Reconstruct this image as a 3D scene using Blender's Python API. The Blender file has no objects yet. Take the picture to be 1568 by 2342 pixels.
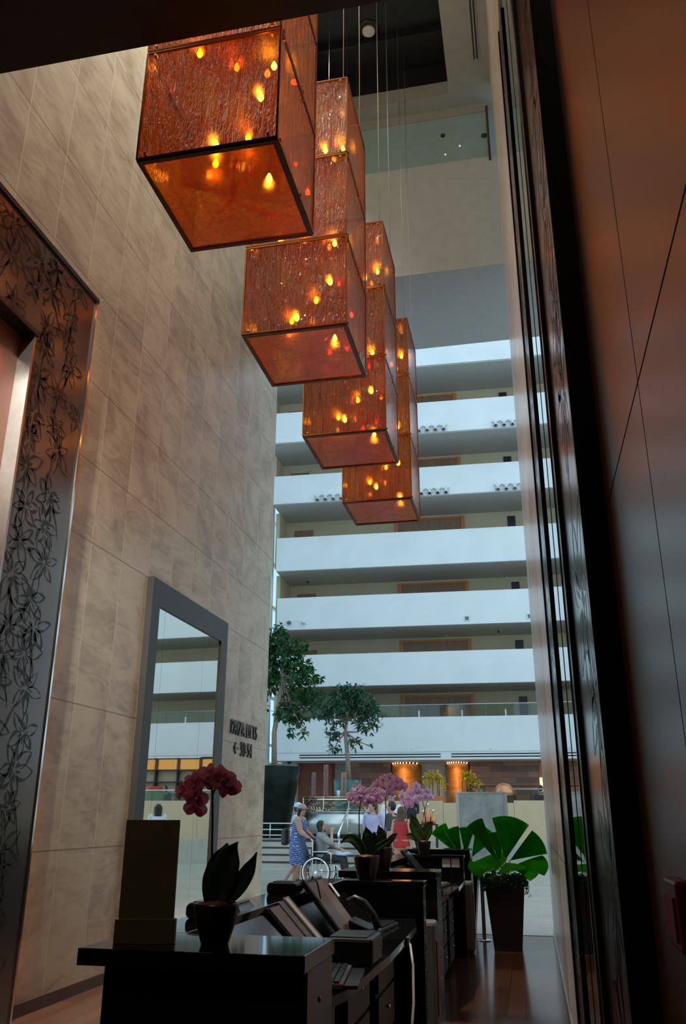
import bpy, bmesh, math, random
from mathutils import Vector, Matrix, Euler
PI = math.pi
S = bpy.context.scene
COL = S.collection
rnd = random.Random(7)

# ---------------------------------------------------------------- camera, world, exposure
cd = bpy.data.cameras.new('camera'); cam = bpy.data.objects.new('camera', cd); COL.objects.link(cam)
CX = Vector((0.978, 0.207, 0.003)); CZ = Vector((0.195, -0.919, -0.341))
CZ.normalize(); CY = CZ.cross(CX).normalized(); CX = CY.cross(CZ).normalized()
cam.matrix_world = Matrix(((CX.x, CY.x, CZ.x, 0.0), (CX.y, CY.y, CZ.y, 0.0), (CX.z, CY.z, CZ.z, 1.4), (0, 0, 0, 1)))
cd.sensor_fit = 'VERTICAL'; cd.sensor_height = 24.0
cd.lens = 1914.9 / 2342.0 * 24.0
cd.clip_start = 0.02; cd.clip_end = 400
S.camera = cam

w = bpy.data.worlds.new('daylight'); S.world = w; w.use_nodes = True
bg = w.node_tree.nodes['Background']
bg.inputs['Color'].default_value = (0.60, 0.84, 1.0, 1); bg.inputs['Strength'].default_value = 1.43

S.view_settings.view_transform = 'Standard'; S.view_settings.look = 'None'
S.view_settings.exposure = 0.0; S.view_settings.gamma = 1.0; S.view_settings.use_curve_mapping = False
S.cycles.use_denoising = True
S.cycles.max_bounces = 9; S.cycles.diffuse_bounces = 4; S.cycles.glossy_bounces = 4
S.cycles.transmission_bounces = 8; S.cycles.transparent_max_bounces = 24
S.cycles.sample_clamp_indirect = 4.0; S.cycles.caustics_reflective = False; S.cycles.caustics_refractive = False
S.cycles.use_light_tree = True

# ---------------------------------------------------------------- materials
class NT:
    def __init__(s, name):
        s.m = bpy.data.materials.new(name); s.m.use_nodes = True
        s.t = s.m.node_tree; s.t.nodes.clear()
        s.out = s.n('ShaderNodeOutputMaterial')
    def n(s, t, **k):
        nd = s.t.nodes.new(t)
        for a, b in k.items(): setattr(nd, a, b)
        return nd
    def l(s, a, b): s.t.links.new(a, b)
    def val(s, sock, v):
        if hasattr(v, 'is_linked') or isinstance(v, bpy.types.NodeSocket): s.l(v, sock)
        elif isinstance(v, (tuple, list)) and len(v) == 3 and sock.type == 'RGBA': sock.default_value = (*v, 1)
        else: sock.default_value = v
    def math(s, op, a, b=None, c=None):
        nd = s.n('ShaderNodeMath', operation=op)
        for i, v in enumerate((a, b, c)):
            if v is not None: s.val(nd.inputs[i], v)
        return nd.outputs[0]
    def mix(s, f, a, b):
        nd = s.n('ShaderNodeMix', data_type='RGBA')
        s.val(nd.inputs[0], f); s.val(nd.inputs[6], a); s.val(nd.inputs[7], b)
        return nd.outputs[2]
    def coords(s, scale=(1, 1, 1), rot=(0, 0, 0), kind='Object'):
        tc = s.n('ShaderNodeTexCoord'); mp = s.n('ShaderNodeMapping')
        mp.inputs['Scale'].default_value = scale; mp.inputs['Rotation'].default_value = rot
        s.l(tc.outputs[kind], mp.inputs[0]); return mp.outputs[0]
    def noise(s, vec, scale, detail=3, dist=0.0):
        nd = s.n('ShaderNodeTexNoise'); s.l(vec, nd.inputs['Vector'])
        nd.inputs['Scale'].default_value = scale; nd.inputs['Detail'].default_value = detail
        nd.inputs['Distortion'].default_value = dist; return nd.outputs[0]
    def ramp(s, f, stops):
        nd = s.n('ShaderNodeValToRGB'); s.l(f, nd.inputs[0]); e = nd.color_ramp.elements
        while len(e) < len(stops): e.new(0.5)
        for i, (p, c) in enumerate(stops):
            e[i].position = p; e[i].color = (*c, 1) if len(c) == 3 else c
        return nd.outputs[0]
    def bump(s, h, strength=0.3, dist=0.01):
        nd = s.n('ShaderNodeBump'); s.l(h, nd.inputs['Height'])
        nd.inputs['Strength'].default_value = strength; nd.inputs['Distance'].default_value = dist
        return nd.outputs[0]
    def pr(s, col, rough=0.5, metal=0.0, normal=None, **k):
        nd = s.n('ShaderNodeBsdfPrincipled')
        s.val(nd.inputs['Base Color'], col); s.val(nd.inputs['Roughness'], rough); s.val(nd.inputs['Metallic'], metal)
        if normal is not None: s.l(normal, nd.inputs['Normal'])
        for a, b in k.items(): s.val(nd.inputs[a], b)
        s.l(nd.outputs[0], s.out.inputs[0]); return nd

def pm(name, col, rough=0.5, metal=0.0, var=0.12, vs=6.0, bump=0.0, bs=60.0, **k):
    m = NT(name); v = m.coords(); nz = m.noise(v, vs)
    c2 = tuple(max(0, c * (1 - 2 * var)) for c in col); c3 = tuple(min(1, c * (1 + var)) for c in col)
    c = m.ramp(nz, [(0.3, c2), (0.7, c3)])
    nrm = m.bump(m.noise(v, bs), bump, 0.004) if bump else None
    m.pr(c, rough, metal, nrm, **k); return m.m

def em(name, col, strength):
    m = NT(name); e = m.n('ShaderNodeEmission'); m.val(e.inputs[0], col); e.inputs[1].default_value = strength
    m.l(e.outputs[0], m.out.inputs[0]); return m.m

def travertine(name, y0, per, zs, axis='Y', rough=0.3, base=(0.52, 0.435, 0.32), dark=(0.335, 0.255, 0.185)):
    m = NT(name); tc = m.n('ShaderNodeTexCoord'); sx = m.n('ShaderNodeSeparateXYZ'); m.l(tc.outputs['Object'], sx.inputs[0])
    y = sx.outputs[{'X': 0, 'Y': 1}[axis]]; z = sx.outputs[2]
    idx = m.math('FLOOR', m.math('DIVIDE', m.math('SUBTRACT', y, y0), per))
    fr = m.math('FRACT', m.math('DIVIDE', m.math('SUBTRACT', y, y0), per))
    vj = m.math('LESS_THAN', fr, 0.013)
    cb = m.n('ShaderNodeCombineXYZ')
    m.l(m.math('MULTIPLY', idx, 3.17), cb.inputs[0]); m.l(y, cb.inputs[1])
    m.l(m.math('MULTIPLY', z, 1.5), cb.inputs[2])
    big = m.noise(cb.outputs[0], 0.7, 5, 2.2)
    cb2 = m.n('ShaderNodeCombineXYZ'); m.l(m.math('MULTIPLY', idx, 5.3), cb2.inputs[0]); m.l(m.math('MULTIPLY', y, 0.8), cb2.inputs[1]); m.l(m.math('MULTIPLY', z, 2.6), cb2.inputs[2])
    fine = m.noise(cb2.outputs[0], 2.3, 6, 2.4)
    f = m.math('ADD', m.math('MULTIPLY', big, 0.62), m.math('MULTIPLY', fine, 0.38))
    c = m.ramp(f, [(0.36, dark), (0.46, tuple((a + b) / 2 for a, b in zip(base, dark))), (0.55, base), (0.68, tuple(min(1, a * 1.12) for a in base))])
    pores = m.math('LESS_THAN', m.noise(tc.outputs['Object'], 22, 2), 0.27)
    c = m.mix(m.math('MULTIPLY', pores, 0.25), c, (0.28, 0.19, 0.13))
    hj = None
    for zz in zs:
        k = m.math('COMPARE', z, zz, 0.006); hj = k if hj is None else m.math('ADD', hj, k)
    c = m.mix(m.math('MULTIPLY', vj, 0.85), c, (0.72, 0.60, 0.48))
    if hj is not None: c = m.mix(m.math('MULTIPLY', hj, 0.75), c, (0.16, 0.10, 0.07))
    m.pr(c, rough, 0.0); return m.m

def tiles(name, cols, mortar, bw, bh, rough, ms=0.006, offset=0.5, rot=(0, 0, 0), kind='Object', ns=3.0, vein=(1, 1, 1)):
    m = NT(name); v = m.coords(rot=rot, kind=kind)
    b = m.n('ShaderNodeTexBrick'); m.l(v, b.inputs['Vector'])
    b.inputs['Scale'].default_value = 1; b.inputs['Brick Width'].default_value = bw; b.inputs['Row Height'].default_value = bh
    b.inputs['Mortar Size'].default_value = ms; b.offset = offset; b.inputs['Mortar Smooth'].default_value = 0.2
    m.val(b.inputs['Color1'], cols[0]); m.val(b.inputs['Color2'], cols[1]); m.val(b.inputs['Mortar'], mortar)
    nz = m.noise(m.coords(scale=vein, kind=kind), ns, 4, 0.6)
    c = m.mix(m.math('MULTIPLY', nz, 0.45), b.outputs[0], tuple(x * 0.45 for x in cols[1]))
    m.pr(c, rough); return m.m

def wood(name, c1, c2, rough=0.3, scale=(1, 1, 0.15), ns=14, metal=0.0, **k):
    m = NT(name); v = m.coords(scale=scale); nz = m.noise(v, ns, 5, 0.8); nb = m.noise(v, ns * 0.15, 2)
    c = m.ramp(m.math('ADD', m.math('MULTIPLY', nz, 0.6), m.math('MULTIPLY', nb, 0.4)), [(0.32, c1), (0.68, c2)])
    m.pr(c, rough, metal, m.bump(nz, 0.05, 0.002), **k); return m.m

def glass(name, tint=(0.93, 0.97, 0.97), rough=0.02, refl=0.9):
    m = NT(name); t = m.n('ShaderNodeBsdfTransparent'); m.val(t.inputs[0], tint)
    g = m.n('ShaderNodeBsdfGlossy'); g.inputs['Roughness'].default_value = rough
    f = m.n('ShaderNodeFresnel'); f.inputs[0].default_value = 1.45
    mx = m.n('ShaderNodeMixShader'); m.l(m.math('MULTIPLY', f.outputs[0], refl), mx.inputs[0])
    m.l(t.outputs[0], mx.inputs[1]); m.l(g.outputs[0], mx.inputs[2]); m.l(mx.outputs[0], m.out.inputs[0])
    m.val(m.n('ShaderNodeRGB').outputs[0], tint); return m.m

def amber(name, wavy=True, bs=1.0, ior=2.3, tint_a=(0.56, 0.165, 0.009), tint_b=(0.82, 0.33, 0.026), gl=1.0, tr=0.06):
    m = NT(name)
    v = m.coords(scale=(9, 9, 0.9)); streak = m.noise(v, 3.0, 3, 0.6)
    rip = m.noise(m.coords(scale=(1, 1, 0.20)), 60.0, 2, 0.9)
    h = m.math('ADD', m.math('MULTIPLY', rip, 0.7), m.math('MULTIPLY', m.noise(m.coords(scale=(1, 1, 0.10)), 26.0, 2, 0.3), 1.0))
    nrm = m.bump(h, bs if wavy else 0.08, 0.055 if wavy else 0.02)
    tint = m.mix(m.ramp(streak, [(0.35, (0, 0, 0)), (0.68, (1, 1, 1))]), tint_a, tint_b)
    t = m.n('ShaderNodeBsdfTransparent'); m.l(tint, t.inputs[0])
    r = m.n('ShaderNodeBsdfTranslucent'); m.val(r.inputs[0], (1.0, 0.40, 0.03)); m.l(nrm, r.inputs['Normal'])
    g = m.n('ShaderNodeBsdfGlossy'); g.inputs['Roughness'].default_value = 0.06; m.l(nrm, g.inputs['Normal'])
    f = m.n('ShaderNodeFresnel'); f.inputs[0].default_value = ior if wavy else 1.55; m.l(nrm, f.inputs['Normal'])
    rf = m.n('ShaderNodeBsdfRefraction'); m.l(tint, rf.inputs['Color']); rf.inputs['Roughness'].default_value = 0.62; rf.inputs['IOR'].default_value = 1.13
    m0 = m.n('ShaderNodeMixShader'); m0.inputs[0].default_value = 0.22; m.l(t.outputs[0], m0.inputs[1]); m.l(rf.outputs[0], m0.inputs[2])
    m1 = m.n('ShaderNodeMixShader'); m1.inputs[0].default_value = tr
    m.l(m0.outputs[0], m1.inputs[1]); m.l(r.outputs[0], m1.inputs[2])
    m2 = m.n('ShaderNodeMixShader'); m.l(m.math('MULTIPLY', f.outputs[0], gl), m2.inputs[0])
    m.l(m1.outputs[0], m2.inputs[1]); m.l(g.outputs[0], m2.inputs[2])
    ge = m.n('ShaderNodeNewGeometry'); cl = m.n('ShaderNodeBsdfTransparent'); m3 = m.n('ShaderNodeMixShader')   # the inner face of a pane adds nothing
    m.l(ge.outputs['Backfacing'], m3.inputs[0]); m.l(m2.outputs[0], m3.inputs[1]); m.l(cl.outputs[0], m3.inputs[2]); m.l(m3.outputs[0], m.out.inputs[0])
    return m.m

def leafmat(name, c1, c2, rough=0.4, trans=0.3, ns=5.0, spec=0.35):
    m = NT(name); nz = m.noise(m.coords(), ns, 3)
    c = m.ramp(nz, [(0.3, c1), (0.7, c2)])
    p = m.n('ShaderNodeBsdfPrincipled'); m.l(c, p.inputs['Base Color']); p.inputs['Roughness'].default_value = rough; p.inputs['Specular IOR Level'].default_value = spec
    t = m.n('ShaderNodeBsdfTranslucent'); m.l(c, t.inputs[0])
    mx = m.n('ShaderNodeMixShader'); mx.inputs[0].default_value = trans
    m.l(p.outputs[0], mx.inputs[1]); m.l(t.outputs[0], mx.inputs[2]); m.l(mx.outputs[0], m.out.inputs[0]); return m.m

M = {}
JZ = [1.13, 2.31, 3.77, 4.50, 5.27, 6.22, 7.16, 8.10, 9.05, 10.0, 10.95, 11.9, 12.85]
M['trav'] = travertine('travertine_left', 6.12, 0.61, JZ)
M['trav_r'] = travertine('polished_travertine_right', 5.9, 0.61, JZ, rough=0.24, base=(0.74, 0.66, 0.64), dark=(0.60, 0.51, 0.48))
M['ceil_dark'] = pm('dark_bronze_soffit', (0.035, 0.027, 0.017), 0.6)
M['ceil'] = pm('warm_white_ceiling', (0.36, 0.37, 0.345), 0.7, var=0.04)
M['black'] = pm('black_void_paint', (0.012, 0.013, 0.016), 0.35, var=0.1)
M['headersoffit'] = pm('shaded_header_soffit', (0.40, 0.385, 0.38), 0.7, var=0.03)  # darker than the header face: underside shade put into the colour
M['header'] = pm('cool_offset_wall_paint', (0.56, 0.62, 0.65), 0.7, var=0.03)  # blue put into the white to cancel the lanterns' orange light
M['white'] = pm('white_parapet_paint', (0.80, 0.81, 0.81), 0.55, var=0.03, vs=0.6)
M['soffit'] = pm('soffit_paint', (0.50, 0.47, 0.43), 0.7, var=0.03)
M['cream'] = pm('cream_wall_paint', (0.56, 0.45, 0.29), 0.6, var=0.04, vs=1)
M['creamlit'] = pm('cream_lacquer_panel', (0.66, 0.49, 0.31), 0.35, var=0.03, vs=1)
M['daylitpanel'] = pm('daylit_blue_panel', (0.34, 0.50, 0.54), 0.15, var=0.03)  # opaque pane; the daylit ceiling behind it is put into its blue
M['marble'] = tiles('beige_marble_floor', [(0.56, 0.53, 0.47), (0.50, 0.46, 0.40)], (0.38, 0.35, 0.30), 0.9, 0.6, 0.22, 0.004)
M['woodfloor'] = tiles('red_brown_plank_floor', [(0.15, 0.062, 0.03), (0.10, 0.040, 0.02)], (0.03, 0.014, 0.01), 1.4, 0.14, 0.16, 0.003, rot=(0, 0, PI / 2), ns=9, vein=(3, 0.3, 1))
M['stepst'] = pm('step_stone', (0.50, 0.46, 0.40), 0.4, var=0.05, vs=3)
M['woodwall'] = wood('red_brown_veneer', (0.125, 0.033, 0.011), (0.19, 0.053, 0.018), 0.40, (1, 1, 0.12), 18, **{'Coat Weight': 0.8, 'Coat Roughness': 0.30, 'Coat IOR': 1.7})
M['liftwood'] = wood('dark_red_lift_veneer', (0.15, 0.035, 0.014), (0.22, 0.055, 0.02), 0.5)
M['wooddoor'] = wood('brown_door_veneer', (0.20, 0.11, 0.06), (0.30, 0.17, 0.09), 0.35)
M['woodtrim'] = wood('orange_wood_trim', (0.50, 0.15, 0.045), (0.62, 0.21, 0.06), 0.35)
M['darkwood'] = wood('dark_wood', (0.05, 0.022, 0.014), (0.08, 0.035, 0.02), 0.4)
M['screen'] = wood('wavy_amber_wood', (0.26, 0.075, 0.015), (0.70, 0.28, 0.06), 0.5, (0.25, 0.25, 2.2), 4)
M['stoneclad'] = tiles('warm_washed_stone_cladding', [(0.54, 0.25, 0.14), (0.16, 0.075, 0.048)], (0.10, 0.05, 0.035), 1.15, 0.26, 0.35, 0.006, rot=(PI / 2, 0, 0), ns=6)  # brown stone, with a warm wash of light put into the lighter colour
M['terracotta'] = pm('terracotta_paint', (0.22, 0.06, 0.03), 0.5)
M['trim_metal'] = pm('etched_bronze_metal', (0.21, 0.195, 0.185), 0.20, 0.85, var=0.05, vs=2)
M['ink'] = pm('black_etched_line', (0.008, 0.008, 0.008), 0.3, var=0)
M['blackmetal'] = pm('black_lacquer_metal', (0.015, 0.015, 0.016), 0.25, 0.0, var=0.1)
M['framemetal'] = pm('charcoal_satin_metal', (0.034, 0.035, 0.034), 0.45, 0.1, var=0.05)
M['chrome'] = pm('polished_chrome', (0.85, 0.85, 0.86), 0.12, 1.0, var=0.02)
M['steel'] = pm('brushed_steel', (0.62, 0.62, 0.60), 0.28, 1.0, var=0.05, vs=20)
M['mirror'] = pm('smoky_mirror', (0.66, 0.66, 0.61), 0.015, 1.0, var=0.0)
M['seam'] = pm('mirror_seam', (0.03, 0.03, 0.03), 0.4, var=0)
M['granite'] = pm('black_granite', (0.010, 0.011, 0.012), 0.06, var=0.3, vs=90)
M['lacquer'] = pm('black_lacquer', (0.008, 0.0075, 0.007), 0.22, var=0.2, vs=20)
M['olive'] = pm('olive_leather_board', (0.17, 0.14, 0.065), 0.6, var=0.1)
M['plastic'] = pm('black_plastic', (0.014, 0.014, 0.015), 0.38, var=0.1)
M['greyplastic'] = pm('grey_plastic', (0.16, 0.16, 0.165), 0.45, var=0.05)
M['screenglass'] = pm('dark_monitor_glass', (0.05, 0.055, 0.075), 0.12, var=0.05)
M['screenbrown'] = pm('brown_reflection_screen', (0.16, 0.085, 0.065), 0.3, var=0.06)  # brown reflection on the screen, painted as its base colour
M['paper'] = pm('white_paper', (0.75, 0.75, 0.75), 0.7, var=0.03)
M['greypaper'] = pm('grey_folder', (0.22, 0.20, 0.21), 0.6, var=0.08)
M['cabinet'] = wood('dark_grey_cabinet', (0.025, 0.022, 0.02), (0.04, 0.034, 0.03), 0.4)
M['whitecable'] = pm('pale_cable', (0.55, 0.55, 0.55), 0.5, var=0.02)
M['pot'] = pm('black_glazed_pot', (0.010, 0.009, 0.009), 0.3, var=0.1)
M['soil'] = pm('brown_moss', (0.22, 0.10, 0.045), 0.9, var=0.4, vs=90, bump=0.6)
M['orchidpink'] = leafmat('pink_orchid_petal', (0.66, 0.22, 0.38), (0.82, 0.36, 0.52), 0.5, 0.55, 40)
M['orchidlilac'] = leafmat('lilac_orchid_petal', (0.84, 0.58, 0.92), (0.95, 0.78, 0.98), 0.5, 0.6, 30)
M['lip'] = pm('orchid_lip', (0.55, 0.10, 0.20), 0.4)
M['lipyellow'] = pm('orchid_lip_yellow', (0.65, 0.38, 0.12), 0.4)
M['orchidleaf'] = leafmat('dark_orchid_leaf', (0.022, 0.055, 0.016), (0.05, 0.11, 0.03), 0.3, 0.3, 8)
M['stem'] = pm('dark_green_stem', (0.03, 0.04, 0.02), 0.5)
M['palm'] = leafmat('bright_fan_palm_leaf', (0.05, 0.50, 0.012), (0.10, 0.72, 0.025), 0.35, 0.6, 4)
M['palmstem'] = pm('palm_stem', (0.06, 0.11, 0.03), 0.5)
M['ivy'] = leafmat('ground_ivy', (0.025, 0.085, 0.012), (0.08, 0.20, 0.03), 0.9, 0.35, 30, 0.05)
M['ficus'] = leafmat('ficus_leaf', (0.02, 0.085, 0.022), (0.055, 0.17, 0.05), 0.3, 0.25, 2)
M['ficus2'] = leafmat('grey_green_ficus_leaf', (0.035, 0.10, 0.055), (0.08, 0.19, 0.10), 0.35, 0.25, 2)
M['bark'] = pm('pale_bark', (0.36, 0.27, 0.20), 0.8, var=0.2, vs=20, bump=0.4)
M['outtree'] = leafmat('outdoor_tree_leaf', (0.05, 0.16, 0.09), (0.14, 0.30, 0.20), 0.5, 0.3, 1)
M['planterbig'] = pm('dark_green_lacquer', (0.008, 0.014, 0.010), 0.35, var=0.25, vs=3, **{'Specular IOR Level': 0.12})
M['planterteal'] = pm('teal_lacquer', (0.02, 0.12, 0.10), 0.25)
M['planterblack'] = pm('black_matte_planter', (0.010, 0.009, 0.009), 0.45, var=0.1)
M['glass'] = glass('clear_glass')
M['railglass'] = glass('balustrade_glass', (0.80, 0.88, 0.86), 0.03, 1.0)
M['atriumglass'] = glass('curtain_wall_glass', (0.90, 0.97, 1.0), 0.02, 0.6)
M['amber'] = amber('rippled_amber_glass')
M['amberside'] = amber('fine_ribbed_amber_glass', True, 0.16, 1.9)
M['amberb'] = amber('smooth_amber_glass', False, 1.0, 2.3, (0.55, 0.17, 0.01), (0.78, 0.30, 0.025), 0.9, 0.07)
M['amberin'] = amber('inner_amber_glass', False, 1.0, 2.3, (0.80, 0.36, 0.04), (0.95, 0.55, 0.09), 0.8, 0.10)
M['bronze'] = pm('amber_bronze_edge', (0.30, 0.10, 0.02), 0.3, 0.8)
M['darkedge'] = pm('dark_bronze_edge', (0.11, 0.035, 0.010), 0.35, 0.6)
M['brass'] = pm('brass_clip', (0.75, 0.45, 0.12), 0.25, 1.0)
M['bulb'] = em('glowing_bulb', (1.0, 0.74, 0.36), 60)
M['cable'] = pm('steel_cable', (0.70, 0.68, 0.62), 0.3, 0.9, var=0.02)
M['led'] = em('warm_led_strip', (1.0, 0.36, 0.07), 7.0)
M['ledbead'] = em('warm_led_bead', (1.0, 0.66, 0.32), 9)
M['dimlamp'] = em('dim_lamp_lens', (1.0, 0.85, 0.7), 0.7)
M['addedlamp'] = em('added_downlight_lens', (1.0, 0.72, 0.45), 12)
M['shelfglow'] = em('backlit_bar_shelf', (1.0, 0.55, 0.16), 0.7)
M['lanternglow'] = em('lit_lantern', (1.0, 0.75, 0.40), 1.6)
M['warmlamp'] = em('corridor_lamp', (1.0, 0.75, 0.45), 5)
M['exit'] = em('green_exit_panel', (0.05, 0.9, 0.5), 0.6)
M['skin'] = pm('skin', (0.52, 0.29, 0.20), 0.5, var=0.06, vs=20)
M['hair'] = pm('black_hair', (0.012, 0.010, 0.009), 0.45, var=0.2, vs=80)
M['hairbrown'] = pm('brown_hair', (0.08, 0.032, 0.018), 0.45, var=0.2, vs=60)
M['eye'] = pm('dark_eye', (0.02, 0.015, 0.012), 0.2)
M['lips'] = pm('lips', (0.42, 0.15, 0.12), 0.5)
M['lavender'] = pm('lavender_shirt', (0.46, 0.44, 0.66), 0.7, var=0.05)
M['trousers'] = pm('black_trousers', (0.02, 0.02, 0.024), 0.8)
M['greytee'] = pm('charcoal_tee', (0.05, 0.058, 0.062), 0.8)
M['greytop'] = pm('grey_top', (0.26, 0.28, 0.29), 0.8)
M['redtop'] = pm('red_top', (0.42, 0.02, 0.025), 0.7)
M['palebl'] = pm('pale_blue_shirt', (0.50, 0.66, 0.76), 0.7)
M['whitecloth'] = pm('white_cloth', (0.80, 0.81, 0.83), 0.7, var=0.03)
M['hat'] = pm('dusty_pink_hat', (0.48, 0.26, 0.26), 0.7)
M['tan'] = pm('tan_cloth', (0.45, 0.25, 0.14), 0.7)
M['lightblue'] = pm('light_blue_bag', (0.42, 0.62, 0.80), 0.5)
M['redbag'] = pm('dark_red_bag', (0.28, 0.02, 0.03), 0.6)
M['shoe'] = pm('shoe', (0.03, 0.025, 0.022), 0.5)
m = NT('blue_white_patterned_dress'); v = m.coords(scale=(1, 1, 1)); bt = m.n('ShaderNodeTexBrick'); m.l(m.coords(rot=(PI / 2, 0, 0.4)), bt.inputs['Vector'])
bt.inputs['Scale'].default_value = 1; bt.inputs['Brick Width'].default_value = 0.09; bt.inputs['Row Height'].default_value = 0.035; bt.inputs['Mortar Size'].default_value = 0.005
m.val(bt.inputs['Color1'], (0.012, 0.022, 0.13)); m.val(bt.inputs['Color2'], (0.03, 0.06, 0.27)); m.val(bt.inputs['Mortar'], (0.30, 0.37, 0.55))
m.pr(m.mix(m.math('GREATER_THAN', m.noise(m.coords(scale=(1, 1, 3)), 22, 2), 0.66), bt.outputs[0], (0.50, 0.56, 0.70)), 0.7); M['dress'] = m.m
M['tyre'] = pm('black_rubber', (0.015, 0.015, 0.015), 0.7)
M['yellow'] = leafmat('yellow_blossom', (0.62, 0.38, 0.015), (0.80, 0.58, 0.04), 0.5, 0.3, 20)
M['alarm'] = pm('dark_red_enamel', (0.16, 0.012, 0.012), 0.4)
M['copper'] = pm('copper_orange', (0.75, 0.32, 0.16), 0.3, 0.6)
M['boardgrey'] = pm('dull_pewter_panel', (0.30, 0.29, 0.27), 0.45, 0.3, var=0.15, vs=3)
M['foodg'] = pm('green_salad', (0.16, 0.32, 0.05), 0.6, var=0.4, vs=30, bump=0.5)
M['foody'] = pm('yellow_fruit', (0.70, 0.50, 0.10), 0.5, var=0.3, vs=30, bump=0.4)
M['foodo'] = pm('orange_fruit', (0.72, 0.28, 0.05), 0.5, var=0.3, vs=30, bump=0.4)
M['foodr'] = pm('red_fruit', (0.55, 0.05, 0.04), 0.5, var=0.3, vs=30)
M['redlamp'] = pm('red_band', (0.60, 0.03, 0.02), 0.5)
M['greenlamp'] = pm('green_band', (0.10, 0.20, 0.06), 0.6)

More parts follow.
